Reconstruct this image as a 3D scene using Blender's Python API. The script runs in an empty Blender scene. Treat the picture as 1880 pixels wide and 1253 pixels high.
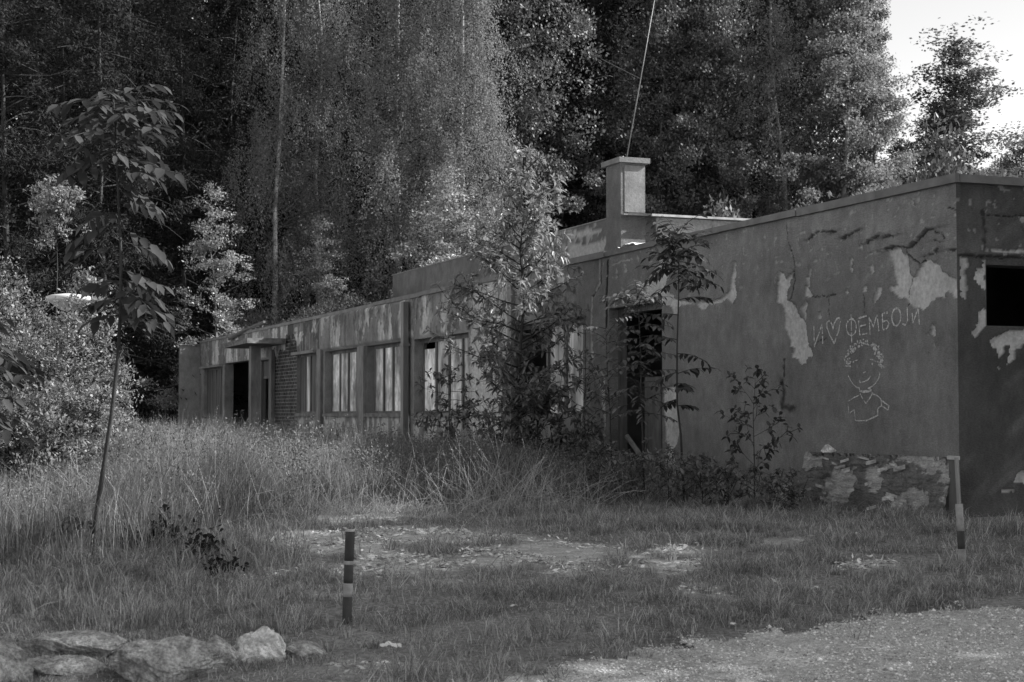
import bpy, math, random
import numpy as np
R = math.radians
rng = np.random.default_rng(7)
random.seed(7)
sc = bpy.context.scene
C = bpy.data.collections.new("place"); sc.collection.children.link(C)

# ---------------------------------------------------------------- camera
FOC, HOR = 3000.0, 761.0
PITCH = math.atan((HOR-626.5)/FOC); CP, SP = math.cos(PITCH), math.sin(PITCH)
CZ = 0.98
cd = bpy.data.cameras.new("camera"); cam = bpy.data.objects.new("camera", cd); C.objects.link(cam)
cam.location = (0, 0, CZ); cam.rotation_euler = (math.pi/2+PITCH, 0, 0)
cd.sensor_width = 36; cd.lens = FOC/1880*36; cd.clip_start = .1; cd.clip_end = 3000
cd.dof.use_dof = True; cd.dof.focus_distance = 17; cd.dof.aperture_fstop = 6.3
sc.camera = cam
# ---------------------------------------------------------------- light
SUN = np.array([.97, 0.10, 0.68]); SUN /= np.linalg.norm(SUN)
sun_el = math.asin(SUN[2]); sun_az = math.atan2(SUN[0], SUN[1])
w = bpy.data.worlds.new("World"); sc.world = w; w.use_nodes = True
wn = w.node_tree; bg = wn.nodes["Background"]
sky = wn.nodes.new("ShaderNodeTexSky"); sky.sky_type = 'NISHITA'; sky.sun_disc = False
sky.sun_elevation = sun_el; sky.sun_rotation = sun_az; sky.dust_density = 1.0; sky.air_density = 1.0
bw = wn.nodes.new("ShaderNodeRGBToBW")
wn.links.new(sky.outputs[0], bw.inputs[0]); wn.links.new(bw.outputs[0], bg.inputs[0])
bg.inputs[1].default_value = 0.118
ld = bpy.data.lights.new("sun", 'SUN'); sun = bpy.data.objects.new("sun", ld); C.objects.link(sun)
ld.energy = 4.8; ld.angle = R(0.5); ld.color = (1, 1, 1)
from mathutils import Vector, Matrix
sun.rotation_euler = Vector(SUN).to_track_quat('Z', 'Y').to_euler()
sc.view_settings.view_transform = 'Standard'; sc.view_settings.look = 'None'
sc.view_settings.exposure = 1.15; sc.view_settings.gamma = 1.0
sc.cycles.max_bounces = 6; sc.cycles.transparent_max_bounces = 4
sc.cycles.sample_clamp_indirect = 3

# ---------------------------------------------------------------- helpers
def ray(px, py):
    a = (px-940)/FOC; b = (626.5-py)/FOC
    return a, CP-b*SP, SP+b*CP
def at(px, py, d):
    a, b, c = ray(px, py); k = d/b
    return np.array([a*k, d, CZ+c*k])
O = np.array([4.25, 15.56]); U = np.array([-.368, .930]); U /= np.linalg.norm(U)
N = np.array([-U[1], U[0]])          # outward normal of the long front
def F(px, py, off=0.0):              # photo point -> building frame (x along, z) on the plane y=off
    r = ray(px, py); P = O+N*off
    k = P.dot(N)/(r[0]*N[0]+r[1]*N[1]); X = np.array([r[0]*k, r[1]*k])-O
    return X.dot(U), CZ+r[2]*k
def E2(px, py):                      # photo point -> (depth into building, z) on the end wall
    r = ray(px, py); k = O.dot(U)/(r[0]*U[0]+r[1]*U[1])
    X = np.array([r[0]*k, r[1]*k])-O
    return X.dot(N), CZ+r[2]*k       # y is negative inside
def tolocal(x, y):
    dx, dy = x-O[0], y-O[1]
    return dx*U[0]+dy*U[1], dx*N[0]+dy*N[1]
T = rng.random((256, 256))
def vn(x, y):
    xi = np.floor(x).astype(int); yi = np.floor(y).astype(int); fx = x-xi; fy = y-yi
    fx = fx*fx*(3-2*fx); fy = fy*fy*(3-2*fy)
    a = T[xi % 256, yi % 256]; b = T[(xi+1) % 256, yi % 256]; c = T[xi % 256, (yi+1) % 256]; d = T[(xi+1) % 256, (yi+1) % 256]
    return (a*(1-fx)+b*fx)*(1-fy)+(c*(1-fx)+d*fx)*fy
def fbm(x, y, o=4, s=0.0):
    x = np.asarray(x, float)+s*17.3; y = np.asarray(y, float)+s*31.7; r = 0; a = .5; t = 0
    for _ in range(o):
        r = r+a*vn(x, y); t += a; a *= .5; x = x*2.03+5.1; y = y*2.03+9.7
    return r/t
def sst(a, b, x):
    t = np.clip((x-a)/(b-a), 0, 1); return t*t*(3-2*t)
def gz(x, y):
    x = np.asarray(x, float); y = np.asarray(y, float)
    z = -.56*sst(0, 1, (15.5-y)/8.0)
    lx, ly = tolocal(x, y)
    k = np.clip(np.maximum(ly-.3, -lx-.2)/1.5, 0, 1)
    z = z+(fbm(x*.9, y*.9, 3)-.5)*.10*k+(fbm(x*4, y*4, 2, 2)-.5)*.03*k
    return z
def G(px, py):
    r = ray(px, py); d = 12.0
    for _ in range(40):
        z = float(gz(r[0]/r[1]*d, d)); nd = (z-CZ)/(r[2]/r[1]) if r[2] < -1e-4 else 60
        d = .5*d+.5*min(max(nd, 5), 80)
    return np.array([r[0]/r[1]*d, d, float(gz(r[0]/r[1]*d, d))])
def proj(x, y, z):
    z = z-CZ; f = y*CP+z*SP; u = -y*SP+z*CP
    return 940+FOC*x/f, 626.5-FOC*u/f
def tag(o, label=None, cat=None, group=None, kind=None):
    if label: o['label'] = label
    if cat: o['category'] = cat
    if group: o['group'] = group
    if kind: o['kind'] = kind
    return o
def mesh_obj(name, V, Fc, mat, parent=None, smooth=False, attrs=None):
    me = bpy.data.meshes.new(name); V = np.asarray(V, dtype=np.float32).reshape(-1, 3)
    if isinstance(Fc, np.ndarray):
        Fc = [Fc]
    if len(Fc) and isinstance(Fc[0], np.ndarray):
        n = sum(len(f) for f in Fc)
        li = np.concatenate([f.ravel() for f in Fc]).astype(np.int32)
        tot = np.concatenate([np.full(len(f), f.shape[1], np.int32) for f in Fc])
        me.vertices.add(len(V)); me.vertices.foreach_set("co", V.ravel())
        me.loops.add(len(li)); me.loops.foreach_set("vertex_index", li)
        me.polygons.add(n); st = np.concatenate([[0], np.cumsum(tot)[:-1]]).astype(np.int32)
        me.polygons.foreach_set("loop_start", st)
        try: me.polygons.foreach_set("loop_total", tot)
        except Exception: pass
        me.update(calc_edges=True)
    else:
        me.from_pydata(V.tolist(), [], [tuple(f) for f in Fc])
    if smooth: me.polygons.foreach_set("use_smooth", [True]*len(me.polygons))
    for k, a in (attrs or {}).items():
        at_ = me.attributes.new(k, 'FLOAT', 'POINT'); at_.data.foreach_set("value", np.asarray(a, np.float32).ravel())
    me.materials.append(mat)
    o = bpy.data.objects.new(name, me); C.objects.link(o)
    if parent is not None: o.parent = parent
    return o
def empty(name, loc=(0, 0, 0), rz=0.0):
    o = bpy.data.objects.new(name, None); o.location = loc; o.rotation_euler = (0, 0, rz); C.objects.link(o); return o
class MB:
    def __init__(s): s.v = []; s.f = []
    def box(s, a, b, jit=0.0):
        n = len(s.v); (x0, y0, z0), (x1, y1, z1) = a, b
        for p in ((x0, y0, z0), (x1, y0, z0), (x1, y1, z0), (x0, y1, z0), (x0, y0, z1), (x1, y0, z1), (x1, y1, z1), (x0, y1, z1)):
            s.v.append([c+random.uniform(-jit, jit) for c in p])
        for q in ((0, 3, 2, 1), (4, 5, 6, 7), (0, 1, 5, 4), (1, 2, 6, 5), (2, 3, 7, 6), (3, 0, 4, 7)): s.f.append([n+i for i in q])
        return s
    def quad(s, *p):
        n = len(s.v); s.v += [list(q) for q in p]; s.f.append(list(range(n, n+len(p)))); return s
    def tube(s, path, rad, k=7):
        path = [np.asarray(p, float) for p in path]; n0 = len(s.v)
        for i, p in enumerate(path):
            d = path[min(i+1, len(path)-1)]-path[max(i-1, 0)]; d = d/(np.linalg.norm(d)+1e-9)
            a = np.cross(d, [0.3, 1, 0.1] if abs(d[1]) < .9 else [1, 0, 0]); a /= np.linalg.norm(a)+1e-9; b = np.cross(d, a)
            r = rad[i] if hasattr(rad, '__len__') else rad
            for j in range(k):
                t = 2*math.pi*j/k; s.v.append(list(p+r*(math.cos(t)*a+math.sin(t)*b)))
        for i in range(len(path)-1):
            for j in range(k):
                s.f.append([n0+i*k+j, n0+i*k+(j+1) % k, n0+(i+1)*k+(j+1) % k, n0+(i+1)*k+j])
        s.f.append([n0+j for j in range(k)][::-1]); s.f.append([n0+(len(path)-1)*k+j for j in range(k)])
        return s
    def lathe(s, prof, k=24, c=(0, 0, 0)):
        n0 = len(s.v)
        for r, z in prof:
            for j in range(k):
                t = 2*math.pi*j/k; s.v.append([c[0]+r*math.cos(t), c[1]+r*math.sin(t), c[2]+z])
        for i in range(len(prof)-1):
            for j in range(k): s.f.append([n0+i*k+j, n0+i*k+(j+1) % k, n0+(i+1)*k+(j+1) % k, n0+(i+1)*k+j])
        return s
    def build(s, name, mat, parent=None, smooth=False): return mesh_obj(name, s.v, s.f, mat, parent, smooth)

# ---------------------------------------------------------------- materials (the photograph is black and white: all greys)
def nt(name):
    m = bpy.data.materials.new(name); m.use_nodes = True; t = m.node_tree; return m, t, t.nodes["Principled BSDF"]
def nd(t, ty, **kw):
    n = t.nodes.new(ty)
    for k, v in kw.items():
        if k.startswith('i_'): n.inputs[k[2:].replace('_', ' ')].default_value = v
        else: setattr(n, k, v)
    return n
def noise(t, scale, stretch=(1, 1, 1), detail=5, rough=.6, src='Object'):
    tc = nd(t, "ShaderNodeTexCoord"); mp = nd(t, "ShaderNodeMapping"); mp.inputs['Scale'].default_value = stretch
    t.links.new(tc.outputs[src], mp.inputs[0])
    n = nd(t, "ShaderNodeTexNoise", i_Scale=scale, i_Detail=detail, i_Roughness=rough); t.links.new(mp.outputs[0], n.inputs['Vector'])
    return n.outputs[0]
def mr(t, src, a, b, c, d):
    n = nd(t, "ShaderNodeMapRange"); t.links.new(src, n.inputs[0])
    for i, v in enumerate((a, b, c, d)): n.inputs[i+1].default_value = v
    return n.outputs[0]
def mth(t, op, a, b):
    n = nd(t, "ShaderNodeMath", operation=op)
    for i, v in enumerate((a, b)):
        if isinstance(v, (int, float)): n.inputs[i].default_value = v
        else: t.links.new(v, n.inputs[i])
    return n.outputs[0]
def mix(t, f, a, b):
    n = nd(t, "ShaderNodeMix", data_type='FLOAT')
    for i, v in ((0, f), (2, a), (3, b)):
        if isinstance(v, (int, float)): n.inputs[i].default_value = v
        else: t.links.new(v, n.inputs[i])
    return n.outputs[0]
def attr(t, n): a = nd(t, "ShaderNodeAttribute"); a.attribute_name = n; return a.outputs['Fac']
def bump(t, bs, h, strength, dist):
    b = nd(t, "ShaderNodeBump", i_Strength=strength, i_Distance=dist); t.links.new(h, b.inputs['Height']); t.links.new(b.outputs[0], bs.inputs['Normal'])
def pm(name, base, rough=.9, vars=(), bmp=None, spec=.2, island=0.0, metal=0.0):
    m, t, bs = nt(name); bs.inputs['Roughness'].default_value = rough; bs.inputs['Specular IOR Level'].default_value = spec; bs.inputs['Metallic'].default_value = metal
    v = None
    for (s, lo, hi, st) in vars:
        x = mr(t, noise(t, s, st), .32, .68, lo, hi); v = x if v is None else mth(t, 'MULTIPLY', v, x)
    if island:
        g = nd(t, "ShaderNodeNewGeometry"); x = mr(t, g.outputs['Random Per Island'], 0, 1, 1-island, 1+island)
        v = x if v is None else mth(t, 'MULTIPLY', v, x)
    v = base if v is None else mth(t, 'MULTIPLY', v, base)
    if isinstance(v, float): bs.inputs['Base Color'].default_value = (v, v, v, 1)
    else: t.links.new(v, bs.inputs['Base Color'])
    if bmp: bump(t, bs, noise(t, bmp[0], bmp[3] if len(bmp) > 3 else (1, 1, 1), 6, .65), bmp[1], bmp[2])
    return m
def leafm(name, lo, hi, trans=.35, rough=.5, spec=.4, power=1.0):
    m, t, bs = nt(name); bs.inputs['Roughness'].default_value = rough; bs.inputs['Specular IOR Level'].default_value = spec
    g = nd(t, "ShaderNodeNewGeometry"); r = g.outputs['Random Per Island']
    r = mth(t, 'POWER', r, power) if power != 1 else r
    v = mr(t, r, 0, 1, lo, hi); t.links.new(v, bs.inputs['Base Color'])
    tr = nd(t, "ShaderNodeBsdfTranslucent"); t.links.new(v, tr.inputs['Color'])
    mx = nd(t, "ShaderNodeMixShader"); mx.inputs[0].default_value = trans
    t.links.new(bs.outputs[0], mx.inputs[1]); t.links.new(tr.outputs[0], mx.inputs[2])
    t.links.new(mx.outputs[0], t.nodes["Material Output"].inputs['Surface']); return m

def wallmat(name, base, rough_grain):
    m, t, bs = nt(name); bs.inputs['Roughness'].default_value = .93; bs.inputs['Specular IOR Level'].default_value = .15
    big = mr(t, noise(t, .9), .3, .7, .72, 1.28); mid = mr(t, noise(t, 6, (1, 1, .7), 8, .7), .3, .7, .74, 1.22); st = mr(t, noise(t, 40, (1, 1, 2.5), 6, .7), .3, .7, .72, 1.3)
    pl = mth(t, 'MULTIPLY', mth(t, 'MULTIPLY', big, mid), mth(t, 'MULTIPLY', st, base))
    under = mth(t, 'MULTIPLY', mr(t, noise(t, 22), .3, .7, .75, 1.2), mr(t, noise(t, 2.3), .3, .7, .60, .82))
    v = mix(t, attr(t, 'peel'), pl, under)
    tc = nd(t, "ShaderNodeTexCoord"); mp = nd(t, "ShaderNodeMapping"); mp.inputs['Rotation'].default_value = (R(90), 0, 0)
    t.links.new(tc.outputs['Object'], mp.inputs[0])
    br = nd(t, "ShaderNodeTexBrick"); br.inputs['Color1'].default_value = (.06, .06, .06, 1); br.inputs['Color2'].default_value = (.13, .13, .13, 1)
    br.inputs['Mortar'].default_value = (.3, .3, .3, 1); br.inputs['Scale'].default_value = 1; br.inputs['Brick Width'].default_value = .26
    br.inputs['Row Height'].default_value = .085; br.inputs['Mortar Size'].default_value = .012; br.inputs['Mortar Smooth'].default_value = .3
    t.links.new(mp.outputs[0], br.inputs['Vector'])
    bwn = nd(t, "ShaderNodeRGBToBW"); t.links.new(br.outputs[0], bwn.inputs[0])
    bv = mth(t, 'MULTIPLY', bwn.outputs[0], mr(t, noise(t, 4), .3, .7, .5, 1.4))
    v = mix(t, attr(t, 'brick'), v, bv)
    v = mix(t, attr(t, 'dark'), v, .035)
    t.links.new(v, bs.inputs['Base Color'])
    h = mth(t, 'ADD', noise(t, rough_grain, (1, 1, 2.2), 6, .7), mth(t, 'MULTIPLY', noise(t, 260, (1, 1, 1), 2), .35))
    h = mth(t, 'SUBTRACT', h, mth(t, 'MULTIPLY', mth(t, 'MULTIPLY', br.outputs['Fac'], attr(t, 'brick')), 1.5))
    bump(t, bs, h, 1.0, .03); return m

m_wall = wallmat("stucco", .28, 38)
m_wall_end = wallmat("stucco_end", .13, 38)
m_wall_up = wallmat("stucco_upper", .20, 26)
m_conc = pm("concrete", .22, .9, [(3, .75, 1.2, (1, 1, 1)), (18, .85, 1.15, (1, 1, 1))], (40, .6, .01))
m_pier = pm("old_render", .2, .9, [(2, .6, 1.3, (1, 1, .4)), (11, .75, 1.25, (1, 1, .3))], (30, .8, .012))
m_dark = pm("interior_dark", .2, .95, [(2, .6, 1.4, (1, 1, 1))])
m_metal = pm("weathered_metal", .22, .5, [(6, .6, 1.3, (1, 1, .2))], spec=.5)
m_metal_l = pm("pale_metal_edge", .42, .5, [(6, .7, 1.2, (1, 1, .2))], spec=.5)
m_fascia = pm("dark_fascia", .13, .6, [(5, .7, 1.3, (1, 1, 1))], (60, .3, .004), spec=.4)
m_roof = pm("roof_felt", .1, .95, [(1.2, .6, 1.6, (1, 1, 1)), (9, .7, 1.4, (1, 1, 1))], (30, .6, .02))
m_frame = pm("old_painted_wood", .12, .8, [(3, .6, 1.5, (1, 1, .15)), (20, .8, 1.3, (1, 1, .1))], (60, .5, .003, (1, 1, .1)))
m_sill = pm("weathered_sill", .16, .85, [(5, .5, 1.5, (1, 1, 1))], (50, .6, .006))
m_pane = pm("whitewashed_pane", .92, .7, [(2.6, .3, 1.3, (1, 1, .35)), (4.5, .5, 1.2, (1, 1, .7)), (13, .75, 1.15, (1, 1, .12)), (1.6, .6, 1.3, (1, 1, 1)), (6, .7, 1.15, (1, 1, .8))], (20, .2, .003), spec=.4)
m_board = pm("peeling_board", .7, .85, [(3.5, .3, 1.3, (1, 1, .3)), (30, .6, 1.2, (1, 1, .06))], (50, .7, .006, (1, 1, .08)))
m_plank = pm("grey_planks", .12, .9, [(12, .5, 1.5, (1, 1, .05))], (70, .8, .005, (1, 1, .05)))
m_pipe = pm("zinc_pipe", .15, .55, [(3, .7, 1.3, (1, 1, .3))], spec=.5)
m_chalk = pm("chalk_strokes", .6, .95, [(70, .3, 1.15, (1, 1, 1))], (60, .6, .003))
m_bark = pm("bark", .045, .95, [(9, .6, 1.5, (1, 1, .3))], (30, .8, .02, (1, 1, .3)))
m_twig = pm("twig", .06, .9)
m_birch = pm("birch_bark", .62, .85, [(3.5, .15, 1.25, (1, 1, .6)), (14, .5, 1.2, (1, 1, 3))], (20, .5, .01))
m_birch_g = pm("pale_grey_bark", .30, .85, [(2.5, .3, 1.2, (1, 1, .5)), (12, .6, 1.2, (1, 1, 2))], (20, .5, .01))
m_stone = pm("rock", .5, .92, [(3, .6, 1.25, (1, 1, 1)), (13, .5, 1.35, (1, 1, 1)), (60, .6, 1.35, (1, 1, 1))], (35, 1, .05))
m_stone_w = pm("white_rock", .88, .9, [(4, .7, 1.15, (1, 1, 1)), (16, .65, 1.2, (1, 1, 1)), (60, .75, 1.2, (1, 1, 1))], (35, 1, .04))
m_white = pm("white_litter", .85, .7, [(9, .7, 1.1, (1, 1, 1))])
m_lampw = pm("lamp_enamel", .55, .45, [(4, .8, 1.05, (1, 1, 1))], spec=.5)
m_polew = pm("peeling_pole_paint", .62, .8, [(10, .3, 1.2, (1, 1, .5)), (30, .6, 1.1, (1, 1, 1))])
m_postd = pm("dark_post_paint", .055, .8, [(7, .7, 1.6, (1, 1, .4))], (50, .4, .003))
m_postw = pm("white_band_paint", .33, .8, [(12, .6, 1.15, (1, 1, 1))], (50, .4, .003))
m_chip = pm("wood_chips", .55, .9, island=.7)
m_gravst = pm("gravel_stones", .58, .9, island=.6)
m_ply = pm("delaminated_plywood", .5, .9, [(4, .7, 1.15, (.15, 1, 1)), (16, .55, 1.3, (.12, 1, 1)), (60, .6, 1.3, (.1, 1, 1)), (5, .7, 1.2, (1, 1, 1))], (45, 1, .012, (.1, 1, 1)))
m_panel = pm("grey_board", .11, .85, [(4, .7, 1.3, (1, 1, .3))], (30, .4, .004))
l_birch = leafm("birch_leaves", .13, .23, .4, .6, .2)
l_bush = leafm("bush_leaves", .09, .26, .4, .45, .4)
l_bright = leafm("bright_leaves", .13, .34, .4, .42, .5)
l_pine = leafm("pine_needles", .014, .038, .15, .8, .05)
l_aspen = leafm("aspen_leaves", .12, .26, .45, .5, .3)
l_broad = leafm("broad_leaves", .07, .15, .35, .5, .4)
l_hero = leafm("hero_leaves", .045, .075, .25, .65, .15)
l_heroD = leafm("hero_dark_leaves", .035, .07, .2, .5, .3)
l_grass = leafm("grass_blades", .18, .7, .35, .7, .2, 1.8)
l_grassT = leafm("tall_grass_blades", .11, .45, .4, .7, .2, 2.2)
l_seed = leafm("seed_heads", .18, .38, .3, .8, .1)
l_weed = leafm("weed_leaves", .07, .20, .3, .6, .3)
l_dead = leafm("charred_leaves", .012, .03, .1, .8, .2)
l_moss = leafm("moss_leaves", .03, .08, .2, .8, .2)

# ---------------------------------------------------------------- ground
PATCH = [(700,1040,120,22,1), (770,985,130,14,1), (590,1000,110,20,.8), (1010,1022,190,24,1), (1200,1040,90,14,.9), (1250,1012,80,9,.7),
         (1430,996,70,10,.6), (1600,1040,70,11,1), (650,955,90,9,.8), (1050,1052,70,8,.8), (520,1045,50,16,.5), (1330,1085,90,14,.5), (880,990,100,10,.7), (430,1062,60,10,.4), (1780,965,60,6,.2), (650,1230,120,14,.35)]
def bare(px, py):
    v = np.zeros_like(px)
    wob = fbm(px*.02, py*.06, 4, 5)
    for (x, y, a, b, k) in PATCH:
        d = ((px-x)/a)**2+((py-y)/b)**2
        v = np.maximum(v, k*sst(1.5, .4, d+(wob-.5)*2.6))
    return v
GE = np.array([(800,1275), (930,1240), (1100,1205), (1210,1186), (1400,1160), (1560,1140), (1700,1118), (1880,1106), (2300,1080)], float)
def gravedge(px): return np.interp(px, GE[:, 0], GE[:, 1])+(px < 800)*400
def isgrav(px, py, jit=10):
    return (py-gravedge(px)+(fbm(px*.03, py*.05, 3, 8)-.5)*jit*4) > 0
xs = np.concatenate([[-700, -400, -200, -100, -60, -40, -28, -20], np.arange(-14, 14, .09), [16, 20, 28, 40, 60, 100, 200, 400, 700]])
ys = np.concatenate([[-700, -300, -100, -40, -15, -5, 0, 3], np.arange(5, 24, .09), np.arange(24, 60, .5), [65, 75, 90, 120, 200, 400, 900]])
def gridmesh(xs, ys):
    X, Y = np.meshgrid(xs, ys); n = len(xs); i = np.arange(len(ys)-1)[:, None]*n+np.arange(n-1)[None, :]; i = i.ravel()
    return X.ravel(), Y.ravel(), np.stack([i, i+1, i+n+1, i+n], 1)
X, Y, Q = gridmesh(xs, ys); Z = gz(X, Y)
PX, PY = proj(X, np.maximum(Y, 3), Z)
BR = np.where(Y > 5, bare(PX, PY), 0)
m, t, bs = nt("soil_and_dry_turf"); bs.inputs['Roughness'].default_value = .95; bs.inputs['Specular IOR Level'].default_value = .1
v = mth(t, 'MULTIPLY', mr(t, noise(t, 1.3), .3, .7, .7, 1.4), mr(t, noise(t, 30), .3, .7, .5, 1.5))
v1 = mth(t, 'MULTIPLY', v, .27); v2 = mth(t, 'MULTIPLY', mth(t, 'MULTIPLY', mr(t, noise(t, 14, (.5, 1.5, 1)), .3, .7, .6, 1.2), mr(t, noise(t, 60), .3, .7, .6, 1.2)), .7)
t.links.new(mix(t, attr(t, 'bare'), v1, v2), bs.inputs['Base Color']); bump(t, bs, noise(t, 25, (1, 1, 1), 8, .7), 1, .05)
tag(mesh_obj("ground", np.stack([X, Y, Z], 1), Q, m, smooth=True, attrs={'bare': BR}), kind='structure')
# gravel path
gx = np.arange(-1, 9, .06); gy = np.arange(3.2, 13.6, .06)
X, Y, Q = gridmesh(gx, gy); Z = gz(X, Y)+.012; PX, PY = proj(X, Y, Z)
ok = isgrav(PX, PY) | (Y < 7)
Q = Q[ok[Q].all(1)]
m_grav = pm("gravel_dust", .54, .95, [(1.5, .85, 1.15, (1, 1, 1)), (24, .75, 1.25, (1, 1, 1)), (90, .6, 1.3, (1, 1, 1))], (55, 1, .03))
tag(mesh_obj("gravel_path", np.stack([X, Y, Z+(fbm(X*12, Y*12, 3)-.5)*.012], 1), Q, m_grav, smooth=True), kind='structure')
n = 60000
y = 7.6+rng.random(n)**.8*5.8; x = -.5+rng.random(n)*(y*.36+1.2); z = gz(x, y)+.012
px, py = proj(x, y, z); k = isgrav(px, py, 14); x, y, z = x[k], y[k], z[k]
n = len(x); s = .004+.009*rng.random(n)**3+.012*(rng.random(n) < .01)
base = np.array([(1, 0, 0), (0, 1, 0), (-1, 0, 0), (0, -1, 0), (0, 0, .7), (0, 0, -.5)])
V = base[None]*s[:, None, None]*(.6+.8*rng.random((n, 6, 1)))
a = rng.random(n)*6.28; ca, sa = np.cos(a)[:, None], np.sin(a)[:, None]
V = np.stack([V[..., 0]*ca-V[..., 1]*sa+x[:, None], V[..., 0]*sa+V[..., 1]*ca+y[:, None], V[..., 2]+z[:, None]], -1).reshape(-1, 3)
fb = np.array([(0, 1, 4), (1, 2, 4), (2, 3, 4), (3, 0, 4), (1, 0, 5), (2, 1, 5), (3, 2, 5), (0, 3, 5)])
tag(mesh_obj("gravel_stones", V, (fb[None]+6*np.arange(n)[:, None, None]).reshape(-1, 3), m_gravst), "loose pale gravel stones strewn over the path", kind='stuff')

# ---------------------------------------------------------------- building
BROT = math.atan2(U[1], U[0])
B = empty("derelict_building", (O[0], O[1], 0), BROT)
tag(B, "long flat roofed derelict single storey building with peeling stucco walls", "building")
H = 3.2
def inpoly(x, z, P):
    r = np.zeros(x.shape, bool); n = len(P)
    for i in range(n):
        x1, z1 = P[i]; x2, z2 = P[(i+1) % n]
        c = ((z1 > z) != (z2 > z)); xx = (x2-x1)*(z-z1)/((z2-z1) if z2 != z1 else 1e-9)+x1
        r ^= (c & (x < xx))
    return r
def dline(x, z, P):
    d = np.full(x.shape, 9.0); s = np.zeros(x.shape)
    for (x1, z1), (x2, z2) in zip(P[:-1], P[1:]):
        L = (x2-x1)**2+(z2-z1)**2+1e-12; t = np.clip(((x-x1)*(x2-x1)+(z-z1)*(z2-z1))/L, 0, 1)
        ex = x-x1-t*(x2-x1); ez = z-z1-t*(z2-z1); dd = np.hypot(ex, ez); k = dd < d
        d = np.where(k, dd, d); s = np.where(k, ez, s)
    return d, s
def brk(a, b, cuts, step):
    c = sorted(set([a, b]+[q for q in cuts if a < q < b])); out = []
    for p, q in zip(c[:-1], c[1:]): out += list(np.linspace(p, q, max(2, int(round((q-p)/step))+1)))[:-1]
    return np.array(out+[b])
def wall(name, x0, x1, z0, z1, step, holes, peels, cracks, fn, mat, axis='y', flip=False, depth=.26, off=0.0):
    xs = brk(x0, x1, [h for q in holes for h in q[:2]], step); zs = brk(z0, z1, [h for q in holes for h in q[2:]], step)
    X, Z, Q = gridmesh(xs, zs)
    cx = X[Q].mean(1); cz = Z[Q].mean(1); keep = np.ones(len(Q), bool)
    edge = np.full(X.shape, 9.0)
    for (a, b, c, d) in holes:
        keep &= ~((cx > a) & (cx < b) & (cz > c) & (cz < d))
        ex = np.maximum(np.maximum(a-X, X-b), 0); ez = np.maximum(np.maximum(c-Z, Z-d), 0); edge = np.minimum(edge, np.hypot(ex, ez))
    edge = np.minimum(edge, np.minimum(np.minimum(X-x0, x1-X)+(1e-6), np.minimum(9+Z*0, z1-Z)))
    Q = Q[keep]
    jx = (fbm(X*22, Z*22, 4, 1)-.5)*.045; jz = (fbm(X*22, Z*22, 4, 2)-.5)*.045
    peel = np.zeros(X.shape); dark = np.zeros(X.shape); brick = np.zeros(X.shape)
    disp = (fbm(X*1.3, Z*1.3, 3, 3)-.5)*.022+(fbm(X*9, Z*9, 3, 4)-.5)*.007
    lift = np.zeros(X.shape)
    for P in peels:
        peel = np.maximum(peel, inpoly(X+jx, Z+jz, P)); lift = np.maximum(lift, np.maximum(inpoly(X+jx, Z-.022+jz, P), .6*inpoly(X+.022+jx, Z+jz, P)))
    disp += .018*lift*(1-peel)*(fbm(X*9, Z*9, 2, 6) > .42)
    for (P, kind, amt) in cracks:
        d, s = dline(X+jx*.8, Z+jz*.8, P)
        if kind == 'lip':
            disp += amt*1.3*np.exp(-np.maximum(d, 0)/.16)*(s > 0); dark = np.maximum(dark, ((d < .016+.012*jx/.02) & (s < 0))*.8)  # dark line just below each lip paints its shade into the colour
        elif kind == 'crack': dark = np.maximum(dark, sst(amt, amt*.4, d)); disp -= .02*sst(amt, 0, d)
        elif kind == 'pale': peel = np.maximum(peel, .8*sst(amt, amt*.4, d))
        elif kind == 'soot': dark = np.maximum(dark, .85*sst(amt, 0, d+jx*2))
    if fn: peel, dark, brick, disp = fn(X, Z, peel, dark, brick, disp)
    disp = disp-.02*peel-.03*brick
    disp = disp*sst(0, .05, edge)
    sg = 1 if axis == 'y' else -1
    if axis == 'y': V = np.stack([X, disp+off, Z], 1); Q = Q[:, ::-1]
    else: V = np.stack([off-disp, X, Z], 1); Q = Q[:, ::-1]
    nV = len(V); VV = [V]; FF = [Q]; A = [peel, dark, brick]
    ex_ = [np.zeros(0)]*3
    rv = []; 
    for (a, b, c, d) in holes:                      # reveals
        for p, q in (((a, c), (a, d)), ((b, d), (b, c)), ((a, d), (b, d)), ((b, c), (a, c))):
            for (s1, dd) in ((p, 0), (q, 0), (q, -depth), (p, -depth)):
                rv.append((s1[0], dd+off, s1[1]) if axis == 'y' else (off-dd, s1[0], s1[1]))
    # back skin
    xa, xb = (x0+.27, x1) if axis == 'y' else (x0, x1-.27)
    X2, Z2, Q2 = gridmesh(brk(xa, xb, [h for q in holes for h in q[:2]], 50), brk(z0, z1, [h for q in holes for h in q[2:]], 50))
    cx = X2[Q2].mean(1); cz = Z2[Q2].mean(1); keep = np.ones(len(Q2), bool)
    for (a, b, c, d) in holes: keep &= ~((cx > a) & (cx < b) & (cz > c) & (cz < d))
    V2 = np.stack([X2, X2*0-depth+off, Z2], 1) if axis == 'y' else np.stack([X2*0+off+depth, X2, Z2], 1)
    nr = len(rv); VV.append(V2); FF.append(Q2[keep]+nV)
    if nr: VV.append(np.array(rv)); FF.append(np.arange(nr).reshape(-1, 4)+nV+len(V2))
    ex = len(V2)+nr
    return mesh_obj(name, np.concatenate(VV), [np.concatenate(FF)], mat, B, attrs={k: np.concatenate([a, np.zeros(ex)]) for k, a in zip(('peel', 'dark', 'brick'), A)})
P5 = lambda L: [(1400+a/3.298, 320+b/3.298) for a, b in L]
P6 = lambda L: [(1400+a/3.133, 660+b/3.133) for a, b in L]
FP = lambda L, off=0: [F(a, b, off) for a, b in L]
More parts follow.
